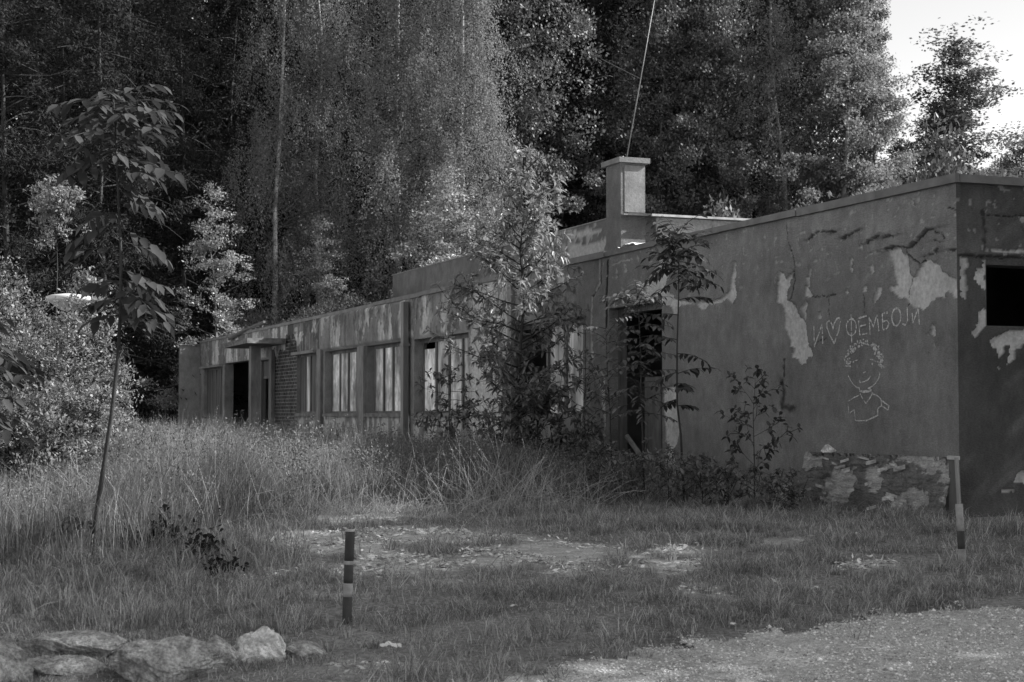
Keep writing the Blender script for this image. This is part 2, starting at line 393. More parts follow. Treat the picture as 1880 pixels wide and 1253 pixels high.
peels = [FP(L) for L in [
 P5([(108,590),(128,592),(135,640),(165,602),(188,600),(172,640),(160,690),(152,735),(158,765),(185,772),(205,800),(230,855),(265,920),(268,960),(275,1010),(300,1060),(302,1110),(275,1105),(270,1145),(235,1152),(215,1120),(178,1105),(190,1050),(170,1045),(168,1000),(140,950),(132,900),(135,850),(115,795),(84,775),(92,735),(90,680)]),
 P5([(757,465),(800,455),(835,440),(840,480),(878,495),(882,560),(888,610),(910,630),(930,600),(965,545),(980,525),(1020,522),(1035,540),(1065,550),(1085,600),(1115,595),(1140,625),(1170,630),(1187,752),(1160,750),(1140,715),(1105,718),(1103,752),(1050,745),(1040,760),(1020,770),(1000,805),(975,822),(930,812),(885,790),(862,740),(822,752),(795,725),(762,685),(810,668),(800,630),(785,590),(780,530),(765,500)]),
 P5([(285,565),(300,565),(298,600),(285,640),(288,690),(303,740),(280,745),(258,740),(258,690),(275,660),(255,630),(280,618)]),
 P5([(245,790),(268,765),(280,775),(265,830),(262,905),(250,850),(225,815)]),
 P5([(690,683),(718,685),(715,725),(690,760),(683,790),(667,775),(672,740),(688,715)]),
 P5([(640,560),(665,550),(678,590),(655,600)]), P5([(500,705),(522,698),(520,715),(500,725)]), P5([(600,690),(635,672),(630,705),(605,715)]),
 P5([(335,848),(353,846),(355,875),(338,880)]), P5([(585,395),(600,400),(610,455),(588,450)]),
 P5([(1022,910),(1045,920),(1047,975),(1020,970),(990,985),(1015,955)]), P5([(1028,1025),(1050,1035),(1045,1048),(1032,1042)]), P5([(530,510),(548,515),(540,560),(548,605),(535,600),(528,560)]),
 P5([(1000,1085),(1012,1080),(1008,1105)]), P5([(895,150),(925,170),(930,200),(905,190)]),
 [(1215,470),(1228,500),(1222,525),(1238,548),(1268,556),(1300,556),(1325,546),(1340,530),(1343,505),(1347,478),(1351,480),(1352,545),(1346,558),(1335,549),(1322,556),(1300,560),(1292,569),(1283,565),(1278,558),(1258,560),(1248,562),(1246,577),(1236,577),(1232,562),(1215,560),(1195,545),(1183,540),(1186,515),(1200,500)],
 [(1218,715),(1240,708),(1246,760),(1248,790),(1238,830),(1246,870),(1236,885),(1220,880),(1222,800)],
 [(1090,676),(1105,684),(1112,690),(1112,790),(1109,795),(1107,760),(1103,720),(1096,690)],
 [(1085,545),(1088,545),(1087,600),(1089,660),(1085,665),(1084,600)], [(1020,500),(1035,505),(1036,520),(1024,520)],
 [(862,620),(905,610),(918,640),(915,700),(925,760),(900,850),(862,850),(866,750)],
]]
cracks = [(FP(P5(L)), k, a) for L, k, a in [
 ([(640,415),(680,385),(730,365)], 'lip', .028), ([(745,382),(800,360),(806,372)], 'lip', .03), ([(500,385),(545,355),(590,335)], 'lip', .02), ([(285,395),(340,345),(400,345),(470,340)], 'lip', .015),
 ([(740,458),(800,432),(900,440),(960,395),(1010,340),(1050,325)], 'lip', .04), ([(980,498),(1050,470),(1065,450)], 'lip', .02), ([(1060,400),(1110,405)], 'lip', .02),
 ([(1055,350),(1110,365),(1130,390)], 'crack', .01), ([(870,455),(885,490),(950,545),(985,520)], 'crack', .012), ([(150,300),(155,420),(180,500),(190,560)], 'crack', .009), ([(185,580),(195,640),(170,760)], 'crack', .012),
 ([(300,745),(380,738),(440,732)], 'crack', .008), ([(610,730),(615,850)], 'crack', .006), ([(400,745),(405,860)], 'crack', .005), ([(1140,455),(1180,455)], 'lip', .04), ([(430,360),(470,340),(490,390)], 'lip', .025),
 ([(1140,205),(1180,210)], 'crack', .008), ([(880,790),(870,700),(900,620)], 'crack', .006), ([(330,1010),(400,990)], 'crack', .004), ([(620,500),(680,470),(740,460)], 'pale', .008)]]
cracks += [(FP(L), k, a) for L, k, a in [
 ([(1105,478),(1103,520),(1088,545),(1086,600),(1088,665)], 'crack', .02), ([(1116,480),(1114,540),(1112,600)], 'crack', .045), ([(1100,478),(1101,520),(1089,540)], 'pale', .02),
 ([(1436,700),(1440,722),(1436,745),(1450,752),(1458,748)], 'soot', .075), ([(1441,660),(1439,720)], 'soot', .02),
 ([(1125,487),(1140,480),(1160,476)], 'pale', .012)]]
# long front: openings  (x0,x1,z0,z1)
holes_near = [(6.22, 7.86, 0.0, 2.46)]
def fn_near(X, Z, peel, dark, brick, disp):
    k = fbm(X*5, Z*5, 4, 11); low = sst(.55, .0, Z)
    peel = np.maximum(peel, ((k+low*.12) > .74)*low*.6)
    z = sst(2.1, 2.8, Z); disp = disp+z*(fbm(X*2.2, Z*3, 4, 12)-.5)*.05
    peel = np.maximum(peel, z*(fbm(X*12, Z*18, 4, 13) > .74)*.5)
    return peel, dark, brick, disp
wall("stucco_wall", 0, 8.09, -.1, H, .014, holes_near, peels, cracks, fn_near, m_wall)
holes_far = [(8.66, 11.6, .10, 2.40), (13.6, 16.6, .97, 2.40), (17.1, 19.75, .97, 2.40), (20.27, 23.1, .97, 2.40), (23.62, 25.67, .97, 2.42), (28.35, 30.2, 0.0, 2.4), (31.0, 34.2, 0.0, 2.45), (34.5, 37.3, .9, 2.38)]
def fn_far(X, Z, peel, dark, brick, disp):
    band = sst(2.42, 2.5, Z)*(X > 11.7)
    n1 = fbm(X*2.2, Z*1.3+fbm(X*6, Z*2, 2, 3)*2, 4, 21)
    n2 = fbm(X*5.5, Z*2.4, 4, 22)
    peel = np.maximum(peel, band*(n1 > .54)*np.clip(fbm(X*9, Z*3, 3, 23)*2.2-.35, 0, 1)); dark = np.maximum(dark, band*(np.abs(n1-.50) < .012)*.5); dark = np.maximum(dark, band*(fbm(X*4, Z*2, 4, 24) > .60)*.35)
    disp = disp+band*((n2 > .5)*.012+(n1 > .48)*.012)
    lowm = sst(1.0, .93, Z)*(X > 12.2)*(X < 25.5)
    peel = np.maximum(peel, lowm*(n2 > .47)*.75)
    mid = (X > 11.7)*(X < 13.6)
    peel = np.maximum(peel, mid*(fbm(X*4, Z*1.5, 4, 25) > .50)*.7)
    st = sst(.03, .0, np.abs(X-12.1))*.6
    bz = (X > 25.67)*(X < 28.25)*(Z < 2.5+.45*(fbm(X*3, Z*0, 3, 26)-.5)+.35*(X < 26.8))
    brick = np.maximum(brick, bz); peel = peel*(1-bz)
    dk = (X > 23.5)*(X < 26.6)*(Z > 2.42)*(fbm(X*2, Z*4, 4, 27) > .45)*.6
    dark = np.maximum(np.maximum(dark, dk), .0*X)
    dark = np.maximum(dark, (X > 11.55)*(X < 11.75)*.5)
    l2 = (X > 34)*(Z > 2.4)*(fbm(X*2, Z*2, 3, 28) > .5); dark = np.maximum(dark, l2*.35)
    disp = disp+.06*((X > 16.85)*(X < 23.4)*(Z > 2.42))  # band that stands proud over the two middle windows
    return peel, dark, brick, disp
wall("far_stucco_wall", 8.09, 38.0, -.1, H, .032, holes_far, peels, cracks, fn_far, m_wall, off=-.003)
# end wall facing the viewer, on the right
ey = lambda px, py: E2(px, py)
wy, wz1 = ey(1810, 486); _, wz0 = ey(1810, 598)
holes_end = [(wy-1.5, wy, wz0, wz1)]
P2 = lambda L: [E2(1700+a/2.722, 240+b/2.722) for a, b in L]
end_peels = [P2(L) for L in [
 [(178,632),(205,638),(212,670),(192,700),(205,760),(203,840),(178,838)], [(285,645),(298,648),(296,795),(275,785),(245,745),(255,695),(280,685)],
 [(290,885),(300,890),(298,975),(265,1010),(250,1040),(230,1015),(262,960),(265,905)],
 [(320,1045),(360,1020),(420,1000),(520,995),(700,1000),(700,1060),(600,1080),(490,1065),(450,1100),(440,1145),(412,1165),(420,1080),(395,1075),(390,1120),(360,1130),(350,1090),(330,1080)],
 [(360,1180),(372,1182),(368,1205)]]]
end_peels += [[E2(1400+a/3.133, 660+b/3.133) for a, b in L] for L in [[(1470,655),(1500,645),(1580,650),(1570,720),(1450,705)], [(1375,750),(1440,742),(1445,760),(1380,765)], [(1350,40),(1365,45),(1360,70)]]]
end_cr = [([E2(1700+a/2.722, 240+b/2.722) for a, b in L], k, am) for L, k, am in [([(165,620),(300,628),(700,636)], 'lip', .035), ([(285,400),(290,500),(282,590)], 'soot', .03), ([(300,425),(700,428)], 'crack', .006), ([(320,600),(380,608),(480,606),(520,610)], 'pale', .02)]]
def fn_end(X, Z, peel, dark, brick, disp):
    z = (Z > 2.5); peel = np.maximum(peel, z*(fbm(X*14, Z*14, 4, 31) > .70)*.35); disp = disp+z*(fbm(X*5, Z*6, 4, 32)-.5)*.03
    return peel, dark, brick, disp
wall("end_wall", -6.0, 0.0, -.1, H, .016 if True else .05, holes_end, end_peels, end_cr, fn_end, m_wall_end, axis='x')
MB().box((37.75, -6, -.1), (38, -.27, H)).box((0.27, -6, -.1), (37.74, -5.75, H)).build("rear_wall", m_conc, B)
MB().box((.27, -5.74, -.05), (37.74, -.27, .02)).box((5.2, -5.7, .02), (5.32, -.28, 3.1)).box((12.4, -5.7, .02), (12.5, -.28, 3.1)).box((20, -5.7, .02), (20.1, -.28, 3.1)).box((5.33, -3.3, .02), (12.39, -3.2, 3.1)).box((12.51, -4.0, .02), (37.7, -3.9, 3.1)).build("interior_partition", m_dark, B)
# roof with metal edge
rf = MB().box((.02, -5.98, H+.002), (37.98, -.02, H+.07)).build("roof", m_roof, B)
mb = MB(); xx = -.06
while xx < 19.1:                                       # sheet lengths, each slightly bent
    x2 = min(19.2, xx+random.uniform(1.2, 2.2)); mb.box((xx, .0, H-.008+random.uniform(-.006, .006)), (x2-.006, .045+random.uniform(-.008, .01), H+.07+random.uniform(-.008, .008)), .004); xx = x2
o_ = mb.build("metal_roof_edge", m_fascia, rf)
MB().box((-.065, -6.05, H-.005), (-.003, -.002, H+.072)).build("metal_roof_edge", m_fascia, rf)
MB().box((19.25, -.01, H-.02), (37.9, .03, H+.05), .0).build("bare_roof_edge", m_conc, rf)
mb = MB(); a = F(440, 622, .1); b = F(472, 601, .1)
mb.tube([(33.2, .08, 3.12), (31.5, .05, 3.26), (29.6, -.1, 3.42)], [.05, .05, .04], 5).build("sagging_roof_batten", m_fascia, rf)
# fin at the far left
MB().box((37.9, .002, -.1), (38.15, .62, 3.12)).box((37.86, -.02, 3.121), (38.2, .66, 3.15)).build("fin_wall", m_wall, B)
# pilasters
for x0, x1, z0, z1, pr in ((23.22, 23.58, 0, 2.46, .05), (19.78, 20.24, 0, 2.40, .05), (11.45, 11.62, 0, 3.1, .04), (28.0, 28.3, 0, 2.62, .06)):
    MB().box((x0, -.02, z0), (x1, pr+.016, z1)).build("pilaster", m_pier, B)
# windows
def window(x0, x1, z0, z1, nd_, kind='pane', dep=.15, sill=True, bars=None):
    t_ = .055; mb = MB(); y0, y1 = -dep-.05, -dep
    mb.box((x0+.002, y0, z0+.03), (x0+t_, y1, z1-.002)).box((x1-t_, y0, z0+.03), (x1-.002, y1, z1-.002)).box((x0+t_, y0, z1-t_*1.3), (x1-t_, y1, z1-.002)).box((x0+t_, y0, z0+.03), (x1-t_, y1, z0+t_*1.4))
    cuts = np.linspace(x0+t_, x1-t_, nd_+1) if bars is None else bars
    for c in cuts[1:-1]: mb.box((c-.035, y0-.01, z0+t_*1.4), (c+.035, y1+.012, z1-t_*1.3))
    wi = mb.build("window", m_frame, B)
    for i in range(nd_):
        a, b = cuts[i]+(.036 if i else 0), cuts[i+1]-(.036 if i < nd_-1 else 0)
        k = kind[i] if isinstance(kind, (list, tuple)) else kind
        if k is None: continue
        top = z1-t_*1.3-(.12 if k == 'low' else 0)
        MB().box((a, y0+.01, z0+t_*1.4), (b, y0+.03, top)).build({'pane': "pane", 'low': "pane", 'board': "board", 'plank': "plank_panel"}[k], {'pane': m_pane, 'low': m_pane, 'board': m_board, 'plank': m_plank}[k], wi)
    if sill: MB().box((x0+.002, -dep+.002, z0-.04), (x1-.002, .055, z0+.03), .004).build("sill", m_sill, wi)
    return wi
window(13.6, 16.6, .97, 2.40, 4, ['pane', 'pane', 'board', 'low'], dep=.18)
window(17.1, 19.75, .97, 2.40, 4, 'pane', dep=.16); window(20.27, 23.1, .97, 2.40, 4, 'pane', dep=.16)
window(23.62, 25.67, .97, 2.42, 4, ['board', 'plank', 'board', 'plank'], dep=.08)
window(34.5, 37.3, .9, 2.38, 4, ['plank', 'plank', 'plank', 'plank'], dep=.1)
MB().box((23.72, .0, 2.40), (25.8, .12, 2.47)).build("window_ledge", m_conc, B)
MB().box((34.4, .005, 2.37), (37.4, .14, 2.43)).build("window_ledge", m_conc, B)
w6 = window(8.66, 11.6, .10, 2.40, 4, [None, 'board', 'board', None], bars=[8.7, 9.02, 9.72, 10.42, 11.55], sill=False)
MB().box((8.7, -.2, .1), (11.55, -.12, 1.0)).build("lower_panel", m_pier, B)
# doorway near: frame, rubble wall, leaning planks
MB().box((6.222, -.24, .02), (6.30, -.14, 2.458)).box((7.78, -.24, .02), (7.858, -.14, 2.458)).box((6.30, -.24, 2.38), (7.78, -.14, 2.458)).build("door_frame", m_frame, B)
MB().box((6.3, -.9, .02), (7.2, -.75, .62)).build("low_inner_wall", m_conc, B)
MB().box((7.25, -.7, .02), (7.75, -.5, 1.5)).build("broken_partition", m_pier, B)
# far door
MB().box((28.352, -.22, .02), (28.45, -.1, 2.398)).box((29.9, -.22, .02), (30.0, -.1, 2.398)).box((28.45, -.22, 1.92), (29.9, -.16, 1.98)).build("door_frame", m_frame, B)
MB().box((28.45, -.2, 1.981), (29.9, -.17, 2.39)).build("transom_panel", m_panel, B)
# drainpipe
mb = MB().box((16.80, .05, -.1), (16.97, .15, 3.13)).box((16.78, .015, 2.28), (16.99, .165, 2.33)).build("drainpipe", m_pipe, B)
# porch canopy + post
cx0, cz0 = F(407, 642, 1.0); cx1, _ = F(498, 642, .4)
cn = MB().box((cx1, .025, 2.72), (cx0, 1.0, 2.83), .03).build("porch_canopy", m_sill, B)
MB().box((F(468, 700, .6)[0], .45, -.1), (F(468, 700, .6)[0]+.28, .7, 2.70), .01).build("porch_post", m_pier, B)
# upper storey
YS = -1.2
up_pe = [FP([(1045,455),(1060,447),(1080,452),(1112,438),(1108,466),(1070,475),(1045,478)], YS), FP([(1030,440),(1050,425),(1100,420),(1105,424),(1060,435)], YS)]
def fn_up(X, Z, peel, dark, brick, disp):
    peel = np.maximum(peel*.6, (X < 13)*(fbm(X*7, Z*7, 4, 41) > .60)*.4); return peel, dark, brick, disp
wall("upper_wall", 9.98, 21.8, H+.07, 4.06, .05, [], up_pe, [], fn_up, m_wall_up, off=YS)
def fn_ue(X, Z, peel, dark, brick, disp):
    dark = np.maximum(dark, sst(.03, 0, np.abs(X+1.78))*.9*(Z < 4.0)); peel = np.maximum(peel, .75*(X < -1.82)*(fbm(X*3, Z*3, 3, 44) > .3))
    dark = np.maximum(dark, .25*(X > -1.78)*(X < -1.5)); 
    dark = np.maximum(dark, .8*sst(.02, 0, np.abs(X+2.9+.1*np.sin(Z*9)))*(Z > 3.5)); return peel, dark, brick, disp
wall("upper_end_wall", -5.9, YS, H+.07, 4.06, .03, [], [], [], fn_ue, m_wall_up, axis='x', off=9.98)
MB().box((21.55, -5.9, H+.07), (21.8, YS-.27, 4.06)).build("upper_far_wall", m_conc, B)
ur = MB().box((9.85, -6.0, 4.062), (21.85, YS-.06, 4.10)).build("upper_roof", m_roof, B)
MB().box((9.80, -6.0, 4.06), (9.848, YS-.45, 4.095)).build("pale_roof_edge", m_metal_l, ur)
MB().box((9.848, YS-.058, 4.062), (21.87, YS+.012, 4.085)).build("parapet_edge", m_conc, ur)
ch = MB().box((9.94, -1.60, H+.07), (10.48, YS+.02, 4.9)).build("chimney", m_wall_up, B)
MB().box((9.88, -1.66, 4.89), (10.56, YS+.07, 4.97)).build("chimney_cap", m_conc, ch)
MB().box((9.932, -1.585, 4.12), (9.939, -1.24, 4.85)).build("pale_stucco_face", m_conc, ch)
# graffiti
def strokes(name, lines, conv, w_, label):
    mb = MB()
    for L in lines:
        pts = [F(*p) for p in conv(L)]
        fine = []
        for (a, b), (c, d) in zip(pts[:-1], pts[1:]):
            n = max(2, int(math.hypot(c-a, d-b)/.02))
            fine += [(a+(c-a)*i/n, b+(d-b)*i/n) for i in range(n)]
        fine.append(pts[-1])
        prev = None
        for i, (a, b) in enumerate(fine):
            q = fine[min(i+1, len(fine)-1)]; p = fine[max(i-1, 0)]; dx, dz = q[0]-p[0], q[1]-p[1]; l = math.hypot(dx, dz)+1e-9
            ww = w_*random.uniform(.35, 1.4); nx, nz = -dz/l*ww/2, dx/l*ww/2
            A_, B_ = np.array([a]), np.array([b]); yb = float(((fbm(A_*1.3, B_*1.3, 3, 3)-.5)*.022+(fbm(A_*9, B_*9, 3, 4)-.5)*.007+sst(2.1, 2.8, B_)*(fbm(A_*2.2, B_*3, 4, 12)-.5)*.05)[0])+.0035
            cur = ((a+nx, yb, b+nz), (a-nx, yb, b-nz))
            if prev and random.random() > .08: mb.quad(prev[0], cur[0], cur[1], prev[1])
            prev = cur
    o = mb.build(name, m_chalk, B); 
    if label: o['label'] = label
def ell(cx, cy, rx, ry, n=18, a0=0, a1=360): return [(cx+rx*math.cos(R(a0+(a1-a0)*i/n)), cy+ry*math.sin(R(a0+(a1-a0)*i/n))) for i in range(n+1)]
txt = [[(312,915),(317,1048)], [(317,1040),(340,975),(362,908)], [(362,908),(368,1028)],
 [(437,1028),(410,975),(393,930),(392,900),(405,888),(422,905),(430,942),(436,905),(452,875),(468,870),(475,890),(465,945),(448,990),(437,1028)],
 [(535,850),(541,1020)], ell(538, 927, 29, 50), [(580,873),(588,975)], [(580,873),(632,858)], [(584,922),(625,912)], [(588,975),(633,965)],
 [(652,972),(645,868),(672,925),(692,850),(706,952)], [(724,845),(728,942)], [(724,845),(757,838)], [(727,893),(752,886),(764,905),(755,932),(730,944)],
 ell(808, 866, 27, 53), [(873,805),(877,885),(864,916),(845,906)], [(905,840),(912,902)], [(912,902),(935,828)], [(943,818),(950,912)], [(935,828),(943,818)]]
for nm, grp in (("chalk_letter", txt[:3]), ("chalk_heart", txt[3:4]), ("chalk_letter", txt[4:6]), ("chalk_letter", txt[6:10]), ("chalk_letter", txt[10:11]), ("chalk_letter", txt[11:14]), ("chalk_letter", txt[14:15]), ("chalk_letter", txt[15:16]), ("chalk_letter", txt[16:])):
    strokes(nm, grp, P5, .019, None)
hair = []
for i in range(120):
    a = R(random.uniform(-195, 15)); r = random.uniform(.80, 1.12); cx, cy = 585, 20
    x, y_ = cx+100*r*math.cos(a), cy+118*r*math.sin(a)
    aa = random.uniform(0, 6.28); hair.append([(x, y_), (x+9*math.cos(aa), y_+9*math.sin(aa)), (x+9*math.cos(aa)+6*math.sin(aa), y_+9*math.sin(aa)-6*math.cos(aa))])
face = [[(495,95),(507,118),(525,145),(545,162),(562,166)], [(678,75),(670,110),(652,138),(632,156),(608,168)], [(560,122),(564,134),(590,128),(612,115),(622,98)], [(580,78),(596,72)], [(545,30),(546,50)], [(632,18),(633,34)],
 [(522,18),(532,8),(550,4)], [(620,0),(640,4),(655,14)], [(560,168),(562,186),(600,190),(630,176),(606,168)], [(563,195),(578,228),(595,253),(615,230),(633,200),(630,176)], [(560,206),(525,222),(494,242),(498,312)], [(498,312),(530,290),(535,354)],
 [(535,354),(600,352),(665,322),(662,284),(685,268),(682,228),(660,208),(636,200)], [(685,236),(730,268),(724,292),(690,270)], [(566,182),(628,182)], [(664,312),(664,290)]]
strokes("chalk_hair", hair, P6, .014, None)
strokes("chalk_face", face[:7]+face[7:8], P6, .015, None)
strokes("chalk_shirt", face[8:], P6, .015, None)
#@@PART2
# ---------------------------------------------------------------- vegetation builders
def nrm(v): return v/(np.linalg.norm(v, axis=-1, keepdims=True)+1e-9)
def leaf_quads(P, D, L, W, Nn=None):
    """flat rhombic leaves: P base, D unit direction, Nn rough facing"""
    n = len(P); r = nrm(rng.normal(size=(n, 3))) if Nn is None else Nn; S = nrm(np.cross(D, r)); L = np.broadcast_to(L, (n,))[:, None]; W = np.broadcast_to(W, (n,))[:, None]
    M_ = P+D*L*.45; V = np.stack([P, M_+S*W/2, P+D*L, M_-S*W/2], 1).reshape(-1, 3)
    return V, np.arange(4*n).reshape(-1, 4)
def leaf_fold(P, D, Nn, L, W, fold=.25, droop=.25):
    """leaflets folded along the midrib, drooping at the tip"""
    n = len(P); S = nrm(np.cross(D, Nn)); Nn = np.cross(S, D); L = np.broadcast_to(L, (n,))[:, None]; W = np.broadcast_to(W, (n,))[:, None]
    vs = []
    for tt, ww in ((0, .0), (.28, .85), (.62, .9), (1, 0)):
        c = P+D*L*tt-np.array([0, 0, 1])*L*droop*tt*tt
        vs.append(c)
        if ww: vs += [c+S*W/2*ww+Nn*W/2*ww*fold, c-S*W/2*ww+Nn*W/2*ww*fold]
    V = np.stack(vs, 1).reshape(-1, 3)      # m0 m1 a1 b1 m2 a2 b2 m3
    t = np.array([(0, 1, 2), (0, 3, 1), (4, 7, 5), (4, 6, 7)]); q = np.array([(1, 4, 5, 2), (3, 6, 4, 1)]); k = 8*np.arange(n)[:, None, None]
    return V, [(t[None]+k).reshape(-1, 3), (q[None]+k).reshape(-1, 4)]
def joinm(parts):
    Vs, Fs, o = [], [], 0
    for V, F_ in parts:
        for f in (F_ if isinstance(F_, list) else [F_]): Fs.append(f+o)
        Vs.append(V); o += len(V)
    return np.concatenate(Vs), Fs
def rdir(n): return nrm(rng.normal(size=(n, 3)))

def make_tree(kind, label, cat, h=18., base=.12, Rr=3.5, nl=70, trunk_r=.16, leafmat=None, bark=None, shape=None, elev=40, droop=0., per=420,
              spread=.32, L=.10, Wd=.06, strands=0, strand_len=1.5, down=.0, lean=(0, 0), sub=5, updir=0., name=None, clumpy=1.0, seglen=None):
    t = empty(name or kind); mb = MB(); ml = MB()
    k = 9; wob = rng.normal(size=(k, 2))*.012*h; wob[0] = 0; wob = np.cumsum(wob*.5, 0)
    tp = [np.array([wob[i, 0]+lean[0]*h*(i/(k-1)), wob[i, 1]+lean[1]*h*(i/(k-1)), h*i/(k-1)]) for i in range(k)]
    tr = [trunk_r*(1-.93*(i/(k-1))**.8) for i in range(k)]; tr[0] *= 1.25; mb.tube(tp, tr, 8)
    tpa = np.array(tp); P, D, Q_ = [], [], []
    for i in range(nl):
        f = base+(1-base)*((i+rng.random())/nl)**.95; c = np.array([np.interp(f*(k-1), range(k), tpa[:, j]) for j in range(3)])
        Ln = Rr*shape((f-base)/(1-base))*rng.uniform(.65, 1.2)+.1; az = i*2.399+rng.uniform(-.5, .5); el = R(elev+rng.uniform(-15, 15))
        pts = [c]; d = np.array([math.cos(az)*math.cos(el), math.sin(az)*math.cos(el), math.sin(el)])
        for s in range(sub):
            d = nrm(d+np.array([0, 0, -droop])+rng.normal(size=3)*.13); pts.append(pts[-1]+d*Ln/sub)
        r0 = max(.008, trunk_r*.28*(1-f)+.012); ml.tube(pts, [r0*.8*(1-.8*s/sub) for s in range(sub+1)], 4)
        pa = np.array(pts); m = max(6, int(per*Ln/Rr*rng.uniform(.35, 1.6)))
        # twig centres along the limb, leaves clustered round each twig
        ntw = max(3, int((9 if strands else 6)*Ln/Rr)); s_ = rng.uniform(.15, 1.02, ntw)*sub; tw = np.stack([np.interp(s_, range(sub+1), pa[:, j]) for j in range(3)], 1)
        if strands:
            tw = np.repeat(tw, strands, 0)+rng.normal(size=(ntw*strands, 3))*spread; sl = strand_len*rng.uniform(.3, 1.25, len(tw))
            idx = rng.integers(0, len(tw), m); q = rng.random(m)
            sway = rng.normal(size=(len(tw), 2))*.30
            p = tw[idx]-np.stack([sway[idx, 0]*q*sl[idx], sway[idx, 1]*q*sl[idx], q*sl[idx]], 1)+rng.normal(size=(m, 3))*.09
            dd = nrm(rng.normal(size=(m, 3))*.8+np.array([0, 0, -1.]))
        else:
            tw = tw+np.clip(rng.normal(size=tw.shape), -1.5, 1.5)*spread*.8; idx = rng.integers(0, ntw, m); cs = spread*rng.uniform(.35, .9, ntw)*clumpy
            p = tw[idx]+np.clip(rng.normal(size=(m, 3)), -1.7, 1.7)*cs[idx][:, None]*np.array([1, 1, .6]); dd = nrm(rng.normal(size=(m, 3))+(p-c)*.4+np.array([0, 0, updir-down]))
        q_ = nrm((p-c)*np.array([1, 1, .4])); P.append(p); D.append(dd); Q_.append(nrm(q_+np.array([0, 0, .55])+rng.normal(size=p.shape)*.36))
    P = np.concatenate(P); D = np.concatenate(D); V, Fq = leaf_quads(P, D, L*rng.uniform(.6, 1.25, len(P)), Wd*rng.uniform(.6, 1.2, len(P)), np.concatenate(Q_))
    nf = len(mb.f); nv = len(mb.v); mb.v += ml.v; mb.f += [[a+nv for a in f] for f in ml.f]
    to = mb.build("trunk", bark or m_bark, t, True); to.data.materials.append(m_twig); to.data.polygons.foreach_set("material_index", [0]*nf+[1]*len(ml.f)); mesh_obj("crown", V, Fq, leafmat, t)
    tag(t, label, cat); return t
def copy_tree(o, name=None):
    c = o.copy(); C.objects.link(c)
    for ch in o.children:
        k = ch.copy(); C.objects.link(k); k.parent = c
    return c
used = set()
def place(proto, px, d, hs=1.0, ws=None, rz=None, label=None, group=None, z=0.0, cat=None):
    o = proto if proto.name not in used else copy_tree(proto); used.add(proto.name)
    if o is not proto: pass
    p = at(px, HOR, d); o.location = (p[0], d, z-.1); ws = hs if ws is None else ws
    o.scale = (ws, ws, hs); o.rotation_euler = (0, 0, random.uniform(0, 6.28) if rz is None else rz)
    if label: o['label'] = label
    if group: o['group'] = group
    if cat: o['category'] = cat
    return o
sh_birch = lambda f: max(.12, (1-f)**.55)*min(1, .55+f*2)
sh_cone = lambda f: (1-f)**.85*.95+.05
sh_oval = lambda f: max(.1, math.sin(math.pi*min(1, .18+f*.82))**.6)
sh_pop = lambda f: max(.18, (1-f)**.45)*min(1, .5+f*2)

weep = make_tree("birch_tree", "x", "tree", h=20, base=.13, Rr=4.0, nl=52, leafmat=l_birch, bark=m_birch, shape=sh_birch, elev=40, droop=.30, per=3300, spread=.40, strands=5, strand_len=1.6, L=.08, Wd=.048, trunk_r=.17)
weep2 = make_tree("birch_tree", "x", "tree", h=20, base=.16, Rr=3.2, nl=44, leafmat=l_birch, bark=m_birch, shape=sh_birch, elev=50, droop=.24, per=1700, spread=.32, strands=4, strand_len=1.6, L=.085, Wd=.05, trunk_r=.15, lean=(.03, 0))
pine = make_tree("pine_tree", "x", "tree", h=20, base=.12, Rr=3.4, nl=90, leafmat=l_pine, bark=m_bark, shape=sh_cone, elev=8, droop=.02, per=800, spread=.36, L=.17, Wd=.045, trunk_r=.13, updir=.3)
spruce = make_tree("spruce_tree", "x", "tree", h=20, base=.05, Rr=4.2, nl=110, leafmat=l_pine, bark=m_bark, shape=sh_cone, elev=-5, droop=.05, per=800, spread=.38, L=.18, Wd=.05, trunk_r=.13, down=.5)
broad = make_tree("broadleaf_tree", "x", "tree", h=20, base=.18, Rr=4.0, nl=80, leafmat=l_broad, bark=m_bark, shape=sh_oval, elev=38, droop=.04, per=800, spread=.55, L=.14, Wd=.10, trunk_r=.2)
aspen = make_tree("aspen_tree", "x", "tree", h=20, base=.14, Rr=2.9, nl=60, leafmat=l_aspen, bark=m_birch_g, shape=sh_pop, elev=52, droop=.03, per=1300, spread=.36, L=.11, Wd=.085, trunk_r=.15)
aspen2 = make_tree("aspen_tree", "x", "tree", h=20, base=.20, Rr=2.6, nl=52, leafmat=l_aspen, bark=m_birch_g, shape=sh_pop, elev=46, droop=.12, per=1200, spread=.38, L=.12, Wd=.085, trunk_r=.13, lean=(.12, .02))
open_tree = make_tree("broadleaf_tree", "x", "tree", h=20, base=.12, Rr=4.4, nl=60, leafmat=l_broad, bark=m_bark, shape=sh_oval, elev=35, droop=.04, per=420, spread=.6, L=.22, Wd=.14, trunk_r=.2)
pointed = make_tree("pointed_tree", "x", "tree", h=20, base=.08, Rr=4.2, nl=70, leafmat=l_broad, bark=m_bark, shape=sh_cone, elev=42, droop=.02, per=1500, spread=.42, L=.15, Wd=.10, trunk_r=.16)
conic = make_tree("young_tree", "x", "tree", h=8, base=.10, Rr=2.2, nl=44, leafmat=l_bright, bark=m_birch_g, shape=lambda f: (1-f)**1.0+.04, elev=18, droop=-.05, per=620, spread=.19, L=.085, Wd=.045, trunk_r=.05, updir=.5)
shrub_d = make_tree("leafy_shrub", "x", "shrub", h=3.2, base=.05, Rr=1.3, nl=50, leafmat=l_broad, bark=m_twig, shape=sh_pop, elev=50, droop=0, per=330, spread=.22, L=.10, Wd=.06, trunk_r=.03, updir=.2)
